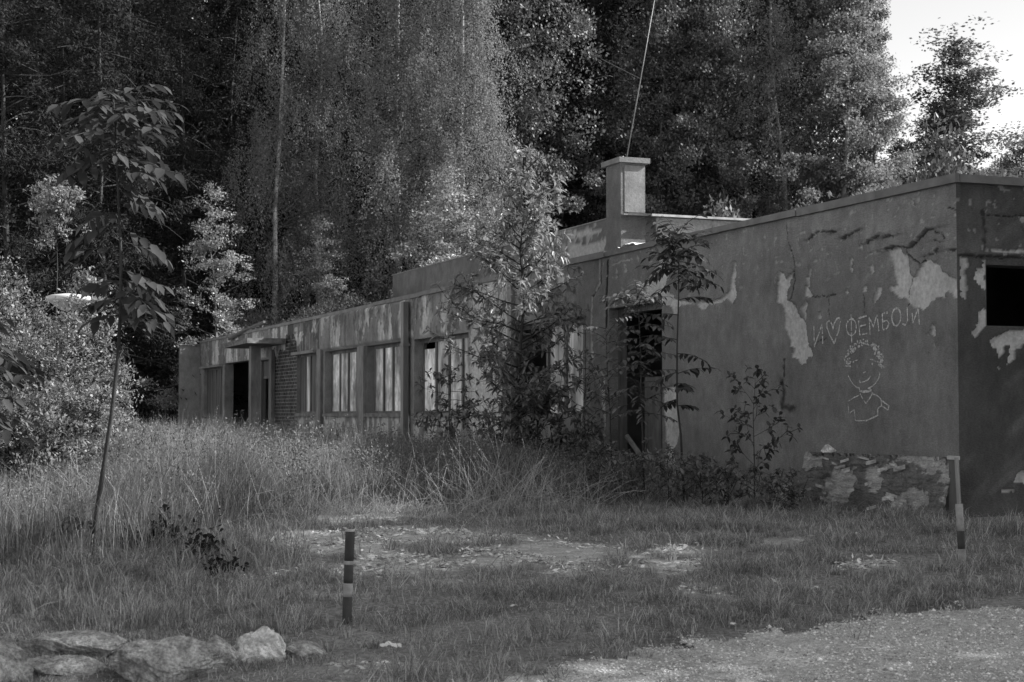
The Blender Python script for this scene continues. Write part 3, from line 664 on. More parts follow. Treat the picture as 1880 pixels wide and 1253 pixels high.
shrub = make_tree("leafy_shrub", "x", "shrub", h=3.2, base=.05, Rr=1.3, nl=46, leafmat=l_bright, bark=m_twig, shape=sh_oval, elev=35, droop=0, per=240, spread=.16, L=.09, Wd=.045, trunk_r=.03, updir=.2)

gT = "tall trees of the wood behind the building"
TR = [ # proto, px, depth, hscale, wscale, label
 (weep, 725, 57.5, 1.15, 1.15, "big weeping birch with sunlit hanging foliage behind the building's left half"),
 (weep, 845, 56.5, 1.1, .95, "weeping birch with hanging strands, just right of the biggest birch"),
 (weep2, 596, 64, 1.05, 1.15, "dim weeping birch between the white speckled trunk and the biggest birch"),
 (weep2, 490, 56, 1.1, .85, "birch with thin white speckled trunk standing left of the big weeping birch"),
 (pine, 20, 50, 1.0, 1.1, "dark pine at the far left edge of the wood"),
 (pine, 130, 57, 1.1, 1.05, "dark pine second from the left edge, above the lamp"),
 (pine, 235, 62, 1.15, 1.1, "dark pine behind the large leaved sapling's top"),
 (spruce, 70, 64, 1.15, 1.1, "dark spruce in the gap between the two leftmost pines"),
 (spruce, 185, 52, 1.0, .95, "dark spruce right of the lamp behind the large leaved sapling"),
 (pine, 290, 68, 1.2, 1.2, "tall dark pine set back left of the dark spruce"),
 (spruce, 560, 70, 1.2, 1.2, "dark spruce set far back behind the brightest young tree"),
 (spruce, 335, 58, 1.05, .9, "dark spruce behind the left end of the building"),
 (spruce, 415, 66, 1.15, 1.0, "dark spruce set back between the nearer spruce and the white speckled trunk"),
 (broad, 950, 64, 1.1, .95, "broadleaf tree with glinting leaves above the bushy young tree"),
 (spruce, 1035, 66, 1.12, .98, "very dark spruce standing left of the chimney"),
 (spruce, 1120, 70, 1.1, .85, "dark spruce directly behind the chimney"),
 (aspen, 1185, 66, 1.02, 1.0, "slender pale trunked tree just right of the antenna"),
 (broad, 1245, 66, 1.1, .9, "dense dark leafed tree second to the right of the antenna"),
 (aspen, 1318, 66, 1.05, 1.05, "tree with a straight pale trunk above the sloping pale roof edge"),
 (aspen2, 1375, 65, 1.0, 1.1, "tree with a pale trunk leaning to the right"),
 (weep2, 1450, 67, 1.1, 1.25, "pendulous tree right of the leaning pale trunk"),
 (aspen, 1518, 65, 1.05, 1.2, "full crowned tree in the middle of the right hand group"),
 (aspen, 1560, 68, 1.05, 1.1, "tree second from the sky gap in the right hand group"),
 (aspen, 1596, 67, .98, 1.1, "rightmost tall tree beside the open sky"),
 (pointed, 1790, 74, .92, 1.5, "pointed tree standing alone against the sky at the right"),
 (pointed, 1715, 80, .80, 1.35, "lower tree between the tall wood and the pointed tree"),
 (pointed, 1748, 88, .70, 1.2, "darker pointed tree between the lone pointed tree and the lower one"),
 (pointed, 1838, 86, .74, 1.1, "pointed tree just right of the tallest lone pointed tree"),
 (pointed, 1672, 80, .74, 1.0, "pointed tree hugging the right edge of the tall wood"),
 (spruce, 1700, 84, .62, .9, "low dark spruce filling the gap left of the pointed tree"),
 (broad, 1830, 86, .60, .9, "low broadleaf tree right behind the pointed tree"),
 (broad, 1672, 72, .60, .72, "small dark tree at the foot of the tall wood's right edge"),
 (pointed, 1880, 80, .74, 1.3, "tree cut by the right edge of the photo"),
 (conic, 392, 52.3, 1.05, 1.25, "conical young tree with pale stem above the porch end of the roof"),
 (conic, 588, 54.2, .95, 1.1, "bright young tree rising behind the middle of the low roof"),
 (conic, 800, 52.0, 1.1, 1.6, "bright layered young tree above the left part of the upper storey"),
 (shrub, 650, 57, 1.5, 1.7, "low bright shrub behind the roof beside the upper storey"),
 (shrub, 500, 56, 1.35, 1.5, "shrub behind the roof between two bright young trees"),
 (shrub, 450, 57, 1.35, 1.6, "shrub at the foot of the conical young tree"),
 (shrub_d, 1325, 42, 1.75, 1.3, "pale shrub showing above the upper storey's pale roof edge"),
 (shrub_d, 1490, 50, 1.9, 2.0, "wide pale shrub behind the flat roof at centre right"),
 (shrub_d, 1575, 52, 2.15, 1.9, "tall shrub behind the flat roof below the right hand trees"),
 (shrub_d, 1655, 54, 2.35, 1.9, "shrub behind the flat roof below the sky gap's left side"),
 (shrub_d, 1735, 48, 2.6, 1.5, "roundish pale shrub behind the roof left of the building corner"),
 (shrub_d, 1845, 56, 2.5, 2.0, "shrub behind the roof at the right edge"),
]
for (p, px, d, hs, ws, lb) in TR:
    place(p, px, d, hs, ws, label=lb, group=gT if p not in (conic, shrub, shrub_d) else ("young trees behind the roof" if p is conic else "shrubs behind the roof"), rz=(0.0 if p is aspen2 and px == 1385 else None))
# shading trees right of the frame (their shadow falls over the foreground)
for i, (x, y, hs, ws) in enumerate([(15.5, 7, .68, 1.2), (15.0, 12.5, .72, 1.2), (16.5, 16.6, .72, 1.1), (22, 13, .9, 1.2), (12.8, 16.4, .46, .62)]):
    o = place(open_tree, 940, 30, hs, ws); o.location = (x, y, -.4); o['label'] = "broadleaf tree standing beyond the right edge of the clearing"; o['group'] = "trees beyond the right edge"

for o in C.objects:
    if o.type == 'EMPTY' and o.get('category') in ('tree', 'shrub'):
        lx, ly = tolocal(o.location.x, o.location.y)
        if 0 < lx < 38 and -6 < ly < 0: print('IN BUILDING', o['label'], round(lx, 1), round(ly, 1))
# far wood: one mass of foliage and stems
n = 480000; nc = 3200
cy = rng.uniform(72, 96, nc); cx = -.42*cy+rng.random(nc)*(.42+.196)*cy; cz = rng.random(nc)*26
i = rng.integers(0, nc, n); P = np.stack([cx[i], cy[i], cz[i]], 1)+np.clip(rng.normal(size=(n, 3)), -1.8, 1.8)*np.array([1.1, 1.1, .8])
V1, F1 = leaf_quads(P, rdir(n), .36*rng.uniform(.6, 1.3, n), .22)
n = 26000; nc = 160; cx = rng.uniform(14, 36, nc); ch_ = rng.random(nc)*7.5; i = rng.integers(0, nc, n); P = np.stack([cx[i], 90+0*cx[i], ch_[i]], 1)+rng.normal(size=(n, 3))*1.1
V2, F2 = leaf_quads(P, rdir(n), .3, .17); V, F_ = joinm([(V1, F1), (V2, F2)])
tag(mesh_obj("far_wood", V, F_, l_pine), "dense dark wood closing the background behind the tall trees", kind='stuff')
# understorey behind the building
n = 110000; nc = 800
cx = rng.uniform(-24, 26, nc); cy = rng.uniform(58, 66, nc); cz = rng.random(nc)**1.5*4.2; i = rng.integers(0, nc, n)
P = np.stack([cx[i], cy[i], cz[i]], 1)+rng.normal(size=(n, 3))*np.array([.5, .5, .35])
V, F_ = leaf_quads(P, rdir(n), .18*rng.uniform(.6, 1.3, n), .08)
tag(mesh_obj("undergrowth", V, F_, l_pine), "tangled undergrowth at the foot of the wood", kind='stuff')

# ---- dense branching young tree (lit top, shaded foot) in front of the building
def rosette_tree(name, label, cat, px, d, h, Rr, nl, lm, base=.1, L=.11, Wd=.036, per=26, el=25, shape=sh_cone, ros=7, tr=.03, lean=(0, 0), sub=4, bark=None, z0=None, el2=0.):
    p0 = at(px, HOR, d); z = float(gz(p0[0], d)); t = empty(name, (p0[0], d, z)); tag(t, label, cat); mb = MB()
    k = 8; wob = np.cumsum(rng.normal(size=(k, 2))*.008*h, 0); wob[0] = 0
    tp = np.array([[wob[i, 0]+lean[0]*i/(k-1), wob[i, 1]+lean[1]*i/(k-1), h*i/(k-1)-.05] for i in range(k)]); mb.tube(tp, [tr*(1-.85*i/(k-1)) for i in range(k)], 7)
    P, D, Nn = [], [], []
    for i in range(nl):
        f = base+(1-base)*(i+rng.random())/nl; c = np.array([np.interp(f*(k-1), range(k), tp[:, j]) for j in range(3)])
        Ln = Rr*shape((f-base)/(1-base))*rng.uniform(.55, 1.15)+.06; az = i*2.399+rng.uniform(-.4, .4); e = R(el+el2*f+rng.uniform(-10, 10))
        d_ = np.array([math.cos(az)*math.cos(e), math.sin(az)*math.cos(e), math.sin(e)]); pts = [c]
        for s in range(sub): d_ = nrm(d_+rng.normal(size=3)*.12+np.array([0, 0, .03])); pts.append(pts[-1]+d_*Ln/sub)
        mb.tube(pts, [tr*.35*(1-.8*s/sub) for s in range(sub+1)], 4); pa = np.array(pts)
        nr = max(3, int(per*Ln/Rr))
        for s in rng.uniform(.2, 1.0, nr)*sub:
            c2 = np.array([np.interp(s, range(sub+1), pa[:, j]) for j in range(3)]); dd = nrm(d_+rng.normal(size=3)*.7); c3 = c2+dd*rng.uniform(.02, .05+.22*Ln)
            mb.tube([c2, c3], .004, 3)
            a = nrm(np.cross(dd, [.2, .1, 1.])); b = np.cross(dd, a)
            for q in range(ros):
                th = 2*math.pi*q/ros+rng.random(); P.append(c3-dd*.03*rng.random()); D.append(nrm(dd*rng.uniform(.2, .9)+math.cos(th)*a+math.sin(th)*b)); Nn.append(nrm(np.array([0, 0, 1.])+rng.normal(size=3)*.4))
    P, D, Nn = map(np.array, (P, D, Nn)); n = len(P)
    V, F_ = leaf_fold(P, D, Nn, L*rng.uniform(.6, 1.2, n), Wd*rng.uniform(.7, 1.2, n))
    mb.build("trunk", bark or m_bark, t, True); mesh_obj("crown", V, F_, lm, t); return t
sh_mid = lambda f: (1-f)**.7*min(1, .5+1.4*f)+.05
rosette_tree("bushy_young_tree", "bushy young tree with a sunlit top against the upper storey", "tree", 950, 22.8, 4.65, 1.45, 60, l_bright, base=.2, shape=sh_mid, per=34, ros=7, L=.12, Wd=.036, el=14, el2=22, tr=.035)
rosette_tree("leafy_shrub", "dark shrub growing at the foot of the bushy young tree", "shrub", 985, 22.2, 1.25, .8, 40, l_weed, base=.02, shape=sh_oval, per=22, ros=6, L=.10, Wd=.035, tr=.02)
rosette_tree("thin_sapling", "thin dark sapling in front of the rightmost whitewashed window", "sapling", 826, 24.5, 1.75, .55, 26, l_weed, base=.25, shape=sh_oval, per=9, ros=6, L=.09, Wd=.033, el=5, tr=.014)
rosette_tree("leafy_shrub", "tangled shrub with pale leaf glints left of the doorway", "shrub", 1075, 20.5, 1.6, .5, 26, l_weed, base=.1, shape=sh_oval, per=8, ros=5, L=.09, Wd=.035, tr=.012)

# ---- pinnate saplings
def pinnate_sapling(name, label, px, d, stem, fronds, lm, L, Wd, pairs, droop=.35, tr=.012, cat="sapling", bark=None):
    """stem: photo points; fronds: (photo point of origin or stem fraction, azimuth deg, elevation deg, length)"""
    b = at(stem[0][0], stem[0][1], d); z = float(gz(b[0], d)); t = empty(name, (b[0], d, z)); tag(t, label, cat)
    o = np.array([b[0], d, z]); pts = [at(x, y, d)-o for x, y in stem]; pts[0][2] = -.03; pa = np.array(pts); m = len(pts); mb = MB()
    mb.tube(pts, [tr*(1-.75*i/(m-1)) for i in range(m)], 8); P, D, Nn, LL, WW = [], [], [], [], []
    for (f, az, el, ln) in fronds:
        c = np.array([np.interp(f*(m-1), range(m), pa[:, j]) for j in range(3)]); e = R(el); d_ = np.array([math.cos(R(az))*math.cos(e), math.sin(R(az))*math.cos(e), math.sin(e)])
        fp = [c]; ns = pairs+1
        for s in range(ns): d_ = nrm(d_+np.array([0, 0, -droop/ns])+rng.normal(size=3)*.03); fp.append(fp[-1]+d_*ln/ns)
        mb.tube(fp, [.0045*(1-.6*s/ns) for s in range(ns+1)], 4)
        for s in range(1, ns+1):
            dd = nrm(fp[s]-fp[s-1]); sd = nrm(np.cross(dd, [0, 0, 1.]))
            for q in ((1, -1) if s < ns else (0,)):
                if rng.random() < .06: continue
                P.append(fp[s]); D.append(nrm(sd*q*1.0+dd*(.55 if q else 1)+np.array([0, 0, -.25])+rng.normal(size=3)*.18)); Nn.append(nrm(np.array([0, 0, 1.])+rng.normal(size=3)*.25))
                k = (.65+.5*math.sin(math.pi*min(1, s/ns*1.05)))*rng.uniform(.8, 1.15); LL.append(L*k); WW.append(Wd*k)
    P, D, Nn = map(np.array, (P, D, Nn)); V, F_ = leaf_fold(P, D, Nn, np.array(LL), np.array(WW), .22, .3)
    mb.build("stem", bark or m_bark, t, True); mesh_obj("foliage", V, F_, lm, t, smooth=False); return t
def fr(n, f0, f1, ln, el=20, jit=18, azs=None):
    return [(f0+(f1-f0)*(i+random.random()*.6)/n, (i*137.5+random.uniform(-20, 20)) if azs is None else random.choice(azs)+random.uniform(-25, 25), el+random.uniform(-jit, jit), ln*random.uniform(.7, 1.15)) for i in range(n)]
# big walnut-like sapling, left foreground
pinnate_sapling("walnut_sapling", "tall slender sapling with a bent stem and big drooping leaves at the left", 168, 12.6,
    [(168,1045),(172,990),(178,940),(190,860),(205,760),(217,650),(222,560),(222,470),(218,370),(214,280),(210,210),(208,180)],
    fr(27, .80, 1.0, .55, 14, 30)+fr(11, .64, .82, .45, 5, 25, [0, 20, 340, 40, 180])+fr(9, .50, .62, .40, 5, 20, [0, 30, 330, 10])+fr(3, .52, .62, .3, 0, 10, [180, 200])+[(.12, 150, 35, .3), (.14, 200, 20, .25)],
    l_hero, .15, .07, 4, .6, .023, bark=m_bark)
pinnate_sapling("leaning_sapling", "dark big leaved branchy sapling at the left edge below the slim stemmed tree", -70, 12.2,
    [(-75,1080),(-70,900),(-62,780),(-55,680),(-50,600)], fr(14, .5, 1.0, .55, 10, 20, [0, 30, 330, 60, 180]), l_heroD, .15, .075, 4, .5, .02)
# tree-of-heaven saplings by the wall
pinnate_sapling("pinnate_sapling", "slender sapling with feathery leaves standing right of the doorway", 1252, 17.6,
    [(1256,880),(1250,800),(1243,740),(1243,640),(1246,540),(1246,470),(1240,425)], fr(42, .72, 1.0, .44, 18, 30)+fr(7, .42, .78, .42, 18, 15, [0, 20, 340, 180])+fr(5, .3, .45, .25, 5, 15), l_hero, .115, .05, 5, .55, .014)
pinnate_sapling("pinnate_sapling", "leafy sapling with feathery leaves standing inside the doorway's left half", 1180, 18.3,
    [(1182,880),(1180,800),(1177,720),(1176,640),(1172,560),(1168,530)], fr(52, .30, 1.0, .42, 15, 26), l_weed, .095, .042, 5, .5, .013)
pinnate_sapling("pinnate_sapling", "small sapling with drooping feathery leaves left of the doorway", 1120, 18.9,
    [(1125,850),(1120,760),(1115,680),(1112,600)], fr(26, .3, 1.0, .30, 20, 26), l_aspen, .085, .038, 4, .5, .009)
rosette_tree("dark_weed", "dark sparse weed standing against the wall beneath the graffiti's left side", "weed", 1385, 16.9, 1.45, .42, 17, l_heroD, base=.12, shape=sh_oval, per=7, ros=3, L=.075, Wd=.042, el=38, tr=.008)
for i, (px, d, h, lb) in enumerate([(1225, 17.0, .75, "low leafy weed clump under the slender feathery sapling"), (1290, 16.7, .62, "low pale leaved weed clump between two saplings"), (1335, 16.5, .5, "small weed clump at the wall left of the dark sparse weed"), (1430, 16.2, .42, "low weed clump right of the dark sparse weed"), (1160, 17.6, .7, "low weed clump in front of the doorway"), (1100, 18.2, .85, "leafy weed clump left of the doorway")]):
    rosette_tree("weed_clump", lb, "weed", px, d, h*.8, .30, 20, l_weed if i % 2 else l_aspen, base=.05, shape=sh_oval, per=6, ros=4, L=.07, Wd=.03, el=40, tr=.007)
# ---- lit shrubs at the left with slim tufted tree
def small_leaf_bush(name, label, px, d, h, Rr, nl, per, lm=l_bush, L=.05, Wd=.024, z=0, cat="shrub", base=.04, shape=sh_oval, tr=.015, el=50, spread=.08):
    t = make_tree(name, label, cat, h=h, base=base, Rr=Rr, nl=nl, leafmat=lm, bark=m_twig, shape=shape, elev=el, droop=.05, per=per, spread=spread, L=L, Wd=Wd, trunk_r=tr, updir=.2)
    p = at(px, HOR, d); t.location = (p[0], d, float(gz(p[0], d))-.05); return t
small_leaf_bush("leafy_shrub", "tall shrub with upright shoots wrapped around the white lamp", 160, 18.2, 2.45, .55, 60, 170)
small_leaf_bush("leafy_shrub", "sunlit bushy shrub below and left of the white lamp", 60, 18.0, 1.6, .85, 60, 300)
small_leaf_bush("leafy_shrub", "shrub with tall shoots at the left edge", 28, 19, 2.5, .38, 50, 120)
small_leaf_bush("leafy_shrub", "narrow shrub of tall shoots at the very left edge", -12, 18.5, 2.75, .42, 50, 110)
small_leaf_bush("leafy_shrub", "slender shrub left of the lamp head", 62, 19.6, 2.35, .36, 44, 110)
small_leaf_bush("leafy_shrub", "narrow upright shrub half hiding the lamp head and pole", 122, 17.3, 2.2, .28, 44, 70)
small_leaf_bush("leafy_shrub", "low lit shrub at the foot of the lamp pole", 125, 16.9, 1.0, .85, 50, 330)
small_leaf_bush("leafy_shrub", "small shrub between the lamp and the tall bent sapling", 190, 19.5, 1.5, .5, 40, 200)
small_leaf_bush("leafy_shrub", "dark low shrub at the bottom of the left edge thicket", 15, 15.8, .85, .8, 44, 260, lm=l_weed)
small_leaf_bush("tufted_tree", "slim pale stemmed little tree with a round tuft above the lamp", 95, 18.8, 3.6, .40, 24, 110, base=.84, cat="tree", tr=.016, el=35, spread=.05)

# ---- roof moss and climbers
n = 5000; x = rng.uniform(19.5, 27, n); P = np.stack([x, rng.uniform(-1.2, .0, n), H+.06+rng.random(n)*.28*sst(19.5, 22, x)*sst(27, 24.5, x)], 1)
V, F_ = leaf_quads(P, nrm(rdir(n)+np.array([0, 0, .8])), .07, .03); tag(mesh_obj("roof_weeds", V, F_, l_moss, B), kind='stuff')

# ---------------------------------------------------------------- grasses
FT = np.array([(-400,1120),(0,1090),(150,1075),(300,1030),(420,990),(500,962),(600,950),(700,940),(900,945),(1100,945),(1200,930),(1480,905),(1560,938),(1700,946),(1765,945),(2200,938)], float)
HT = np.array([(-400,.75),(0,.7),(150,.8),(230,.98),(500,1.02),(620,.92),(800,.84),(900,.80),(1000,.78),(1120,.62),(1250,.5),(1480,.38),(1560,.2),(1700,.10),(2200,.10)], float)
def blades(P, h, lean, width, az, mat_, name, label, seeds=0, kinkv=.35):
    n = len(P); ld_ = np.stack([np.cos(az), np.sin(az), 0*az], 1); fa = rng.random(n)*6.28; S = np.stack([np.cos(fa), np.sin(fa), 0*fa], 1)*width[:, None]/2
    up = np.array([0, 0, 1.]); m1 = P+up*(h*.55)[:, None]+ld_*(lean*h*.25)[:, None]; tip = P+up*(h*(1-.35*lean))[:, None]+ld_*(lean*h)[:, None]
    tip[:, 2] = np.maximum(tip[:, 2], P[:, 2]+.015); V = np.stack([P-S, P+S, m1+S*.75, m1-S*.75, tip], 1).reshape(-1, 3); k = 5*np.arange(n)[:, None]
    parts = [(V, [np.array([0, 1, 2, 3])[None]+k, np.array([3, 2, 4])[None]+k])]
    V, F_ = joinm(parts); o = mesh_obj(name, V, F_, mat_); tag(o, label, kind='stuff'); return tip, nrm(tip-m1)
def scatter(n, y0, y1, mg=1.2, pw=1.0):
    y = y0+(y1-y0)*rng.random(n)**pw; x = (rng.random(n)*2-1)*(y*.3135+mg); return x, y
def outside(x, y):
    lx, ly = tolocal(x, y); return ~((lx > -.05) & (lx < 38.1) & (ly < .04))
# short turf
x, y = scatter(520000, 7.6, 17.5, .8, .9); z = gz(x, y); px, py = proj(x, y, z)
b = bare(px, py); yb = np.interp(px, FT[:, 0], FT[:, 1]); k = outside(x, y) & ~(py-gravedge(px)+(fbm(px*.02, py*.04, 4, 8)-.5)*90+(fbm(px*.1, py*.2, 2, 9)-.5)*30+rng.normal(size=len(px))*6 > 2) & (rng.random(len(x)) > np.minimum(b*1.6, .97)) & (rng.random(len(x)) > .85*sst(.46, .64, fbm(x*1.7, y*2.6, 4, 50)+.05*(px > 560)))
x, y, z, px, py, yb = [q[k] for q in (x, y, z, px, py, yb)]; n = len(x)
hh = .022+.025*rng.random(n)+.07*(rng.random(n) < .06)+.12*sst(.60, .70, fbm(x*3.5, y*3.5, 3, 54))+.09*sst(.5, .75, fbm(x*2.2, y*2.2, 4, 51))+.05*sst(520, 200, px)*sst(980, 1030, py)
hh = np.where((px < 640) & (py > 1120), .03+.05*rng.random(n), hh)
hh = hh*(1-.6*np.exp(-((px-640)/60)**2-((py-1150)/40)**2)); hh *= rng.uniform(.4, 1.3, n)
blades(np.stack([x, y, z-.01], 1), hh, rng.uniform(.2, 2.2, n), rng.uniform(.0035, .007, n), rng.random(n)*6.28, l_grass, "turf", "short rough turf between the path and the building")
# tufts of longer grass
def tufts(nt_, y0, y1, cond, h0, h1, rad, nb, name, label, wd=.005):
    x, y = scatter(nt_, y0, y1, .7, .85); z = gz(x, y); px, py = proj(x, y, z); k = cond(x, y, px, py) & outside(x, y) & ~isgrav(px, py, 20); x, y = x[k], y[k]; m = len(x)
    hh = rng.uniform(h0, h1, m); a = rng.random((m, nb))*6.28; q = rng.random((m, nb))**.5*rad*(hh/h1)[:, None]
    X = (x[:, None]+np.cos(a)*q).ravel(); Y = (y[:, None]+np.sin(a)*q).ravel(); n = len(X)
    blades(np.stack([X, Y, gz(X, Y)-.01], 1), np.repeat(hh, nb)*rng.uniform(.5, 1.2, n), rng.uniform(.1, 1.5, n), wd*rng.uniform(.6, 1.3, n), a.ravel()+rng.normal(size=n)*.6, l_grass, name, label)
rk = lambda px, py: ~((px < 600) & (py > 1165))
tufts(1500, 9, 15, lambda x, y, px, py: (px < 560+120*(fbm(x*2, y*2, 2, 90)-.5)) & (py > 985) & rk(px, py), .10, .26, .10, 45, "rough_grass", "rough arching grass between the rocks and the tall grass")
tufts(2600, 8.5, 16.5, lambda x, y, px, py: (fbm(x*1.2, y*1.2, 3, 91) > .47) & (py > 950) & rk(px, py) & (bare(px, py) < .6), .05, .12, .06, 40, "turf_tufts", "small tufts standing out of the short turf")
# tall grass
def tall(n, y0, y1, mg, pw, wd, name, label, hk=1.0, thin=1.0):
    x, y = scatter(n, y0, y1, mg, pw); z = gz(x, y); px, py = proj(x, y, z); yb = np.interp(px, FT[:, 0], FT[:, 1])+(fbm(x*2, y*2, 3, 60)-.5)*50
    ramp = sst(0, 45, yb-py); k = outside(x, y) & (ramp > .02) & (rng.random(len(x)) < (.25+.75*ramp)*thin*(.35+sst(.3, .55, fbm(x*1.4, y*1.4, 3, 61))))
    x, y, z, px, ramp = [q[k] for q in (x, y, z, px, ramp)]; n = len(x)
    h = np.interp(px, HT[:, 0], HT[:, 1])*(.25+.75*ramp)*(.28+1.05*fbm(x*1.5, y*1.2, 4, 62))*rng.uniform(.45, 1.12, n)*hk
    P = np.stack([x, y, z-.02], 1); wind = fbm(x*.8, y*.8, 2, 63)*9
    tip, td = blades(P, h, rng.uniform(.05, .6, n)+.9*(rng.random(n) < .15), wd*rng.uniform(.6, 1.3, n), wind+rng.normal(size=n)*2.2, l_grassT, name, label)
    return tip, td, h
tip, td, h = tall(330000, 11, 24, .8, .75, .006, "tall_grass", "tall seeding grass spreading from the left up to the building")
t2, d2, h2 = tall(170000, 23, 52, 1.0, .8, .012, "far_tall_grass", "tall grass standing along the far half of the building")
def seeds(tip, td, h, frac, name, label, n_, L, W, mat_, ln):
    k = (rng.random(len(tip)) < frac) & (h > .35); tp, dd = tip[k], td[k]; m = len(tp); dd = nrm(dd+np.array([0, 0, .2]))
    P = np.repeat(tp, n_, 0)-np.repeat(dd, n_, 0)*(rng.random(m*n_)*ln)[:, None]+rng.normal(size=(m*n_, 3))*.010
    V, F_ = leaf_quads(P, nrm(np.repeat(dd, n_, 0)+rng.normal(size=(m*n_, 3))*.5), L*rng.uniform(.6, 1.2, m*n_), W); tag(mesh_obj(name, V, F_, mat_), label, kind='stuff')
seeds(tip, td, h, .045, "seed_heads", "pale seed heads on the near tall grass", 9, .02, .007, l_seed, .12)
seeds(t2, d2, h2, .06, "far_seed_heads", "pale seed heads on the far tall grass", 7, .035, .013, l_seed, .15)
# leafy weeds mixed through the grass and against the wall
x, y = scatter(24000, 11, 26, .6, .8); z = gz(x, y); px, py = proj(x, y, z); yb = np.interp(px, FT[:, 0], FT[:, 1]); k = outside(x, y) & (py < yb-8) & (fbm(x*1.6, y*1.6, 3, 70) > .52-.06*(px > 950)); x, y, z, px = x[k], y[k], z[k], px[k]
hm = np.interp(px, HT[:, 0], HT[:, 1])*(.4+.7*fbm(x*1.3, y*1.3, 3, 71)); m = 16; n = len(x)
P = np.repeat(np.stack([x, y, z], 1), m, 0)+rng.normal(size=(n*m, 3))*.045*np.array([1, 1, 0]); P[:, 2] += np.repeat(hm, m)*rng.random(n*m)
V, F_ = leaf_quads(P, nrm(rdir(n*m)+np.array([0, 0, .3])), .038*rng.uniform(.5, 1.3, n*m), .015); tag(mesh_obj("leafy_weeds", V, F_, l_weed), "low leafy weeds mixed through the tall grass by the wall", kind='stuff')
# dry arching stalks
def stalks(cl, name, label):
    mb = MB()
    for (px, py, n, ln, sp) in cl:
        g = G(px, py)
        for i in range(int(n*2.6)):
            b = g+np.array([random.gauss(0, sp), random.gauss(0, sp*.7), -.02]); az = random.uniform(0, 6.28); el = R(random.uniform(35, 85)); L_ = ln*random.uniform(.5, 1.1)
            d = np.array([math.cos(az)*math.cos(el), math.sin(az)*math.cos(el), math.sin(el)]); pts = [b]
            for s in range(6): d = nrm(d+np.array([0, 0, -.13])+rng.normal(size=3)*.05); pts.append(pts[-1]+d*L_/6)
            mb.tube(pts, [.0016, .0016, .0015, .0014, .0012, .001, .0008], 3)
    tag(mb.build(name, m_stalk), label, kind='stuff')
m_stalk = pm("dry_stalks", .42, .8, island=.35)
stalks([(600, 965, 22, .6, .18), (690, 955, 30, .5, .4), (820, 945, 34, .7, .5), (910, 940, 60, .8, .3), (990, 935, 50, .7, .35), (1080, 925, 30, .6, .4), (760, 930, 30, .8, .5), (500, 940, 30, .8, .5), (400, 950, 30, .8, .6), (300, 980, 30, .8, .5), (1000, 900, 40, .7, .5), (900, 900, 40, .8, .6), (800, 905, 40, .8, .6), (1120, 915, 30, .6, .5), (700, 900, 40, .9, .6), (1250, 915, 24, .45, .4), (1400, 905, 20, .4, .4), (330, 1040, 14, .4, .5), (150, 1100, 14, .35, .6)], "dry_stalks", "dry arching stalks at the front of the tall grass")
mb = MB()
# fallen bark, chips and leaves on the bare patches
n = 260000; x, y = scatter(n, 9, 20, .5, .9); z = gz(x, y); px, py = proj(x, y, z); b = bare(px, py); k = (rng.random(n) < b*1.1*sst(.35, .6, fbm(x*3, y*3, 3, 95))+.008) & outside(x, y) & ~isgrav(px, py, 5); x, y, z, b = x[k], y[k], z[k], b[k]; n = len(x)
D = nrm(rdir(n)*np.array([1, 1, .25])); s = .008+.045*rng.random(n)**3*(b > .3)+.012*rng.random(n)
V, F_ = leaf_quads(np.stack([x, y, z+.004+.02*rng.random(n)], 1), D, s*1.3, s*.38); tag(mesh_obj("wood_chips", V, F_, m_chip), "pale bark chips and dry leaves scattered on the bare patches", kind='stuff')

# ---------------------------------------------------------------- things standing or lying on the ground
def rock(label, px, py, w_, hgt, dpt, mat_=None, seed=0, flat=.0, name="boulder", rz=0, ang=0.0, cat="rock"):
    import bmesh
    bm = bmesh.new(); bmesh.ops.create_icosphere(bm, subdivisions=5, radius=1); co = np.array([v.co[:] for v in bm.verts]); fs = [[v.index for v in f.verts] for f in bm.faces]; bm.free()
    r = np.random.default_rng(seed); q = co.copy()
    for _ in range(10+int(ang*10)):           # cleave the lump with random planes
        nv = nrm(r.normal(size=3)); dd = r.uniform(.45, .85); s = q@nv; q = q-np.maximum(s-dd, 0)[:, None]*nv[None]*.92
    n1 = fbm(co[:, 0]*3+co[:, 2]*2, co[:, 1]*3-co[:, 2]*1.7, 4, seed)-.5; n2 = fbm(co[:, 0]*11+co[:, 2]*7, co[:, 1]*11-co[:, 2]*6, 3, seed+1)-.5
    n3 = fbm(co[:, 0]*30+co[:, 2]*17, co[:, 1]*30-co[:, 2]*19, 3, seed+2)-.5; q = q*(1+.26*n1+.16*n2+.07*n3)[:, None]; q = q*np.array([w_/2, dpt/2, hgt*.62]); q = q/np.abs(q).max(0)*np.array([w_/2, dpt/2, hgt*.62]); g = G(px, py)
    c, s = math.cos(rz), math.sin(rz); q[:, :2] = q[:, :2]@np.array([[c, s], [-s, c]])
    o = mesh_obj(name, q, fs, mat_ or m_stone, smooth=False); o.location = (g[0], g[1], g[2]+hgt*.10); tag(o, label, cat); return o
rock("grey boulder cut by the left edge, lowest of the rock row", 5, 1250, .42, .32, .34, seed=3)
rock("long flat topped pale slab, second rock from the left edge", 140, 1202, .66, .20, .40, seed=5)
rock("dark low ledge of rock lying under the long flat slab", 112, 1232, .52, .12, .30, seed=9)
rock("widest rounded boulder in the middle of the rock row", 318, 1236, .70, .30, .46, seed=12)
rock("rounded dim boulder touching the widest one on its right", 405, 1218, .36, .26, .3, seed=31)
rock("angular white rock standing higher than the rest of the row", 480, 1212, .33, .27, .28, m_stone_w, 27, ang=1, rz=.4)
rock("low flat rock half sunk in grass right of the white rock", 560, 1202, .36, .11, .28, seed=17)
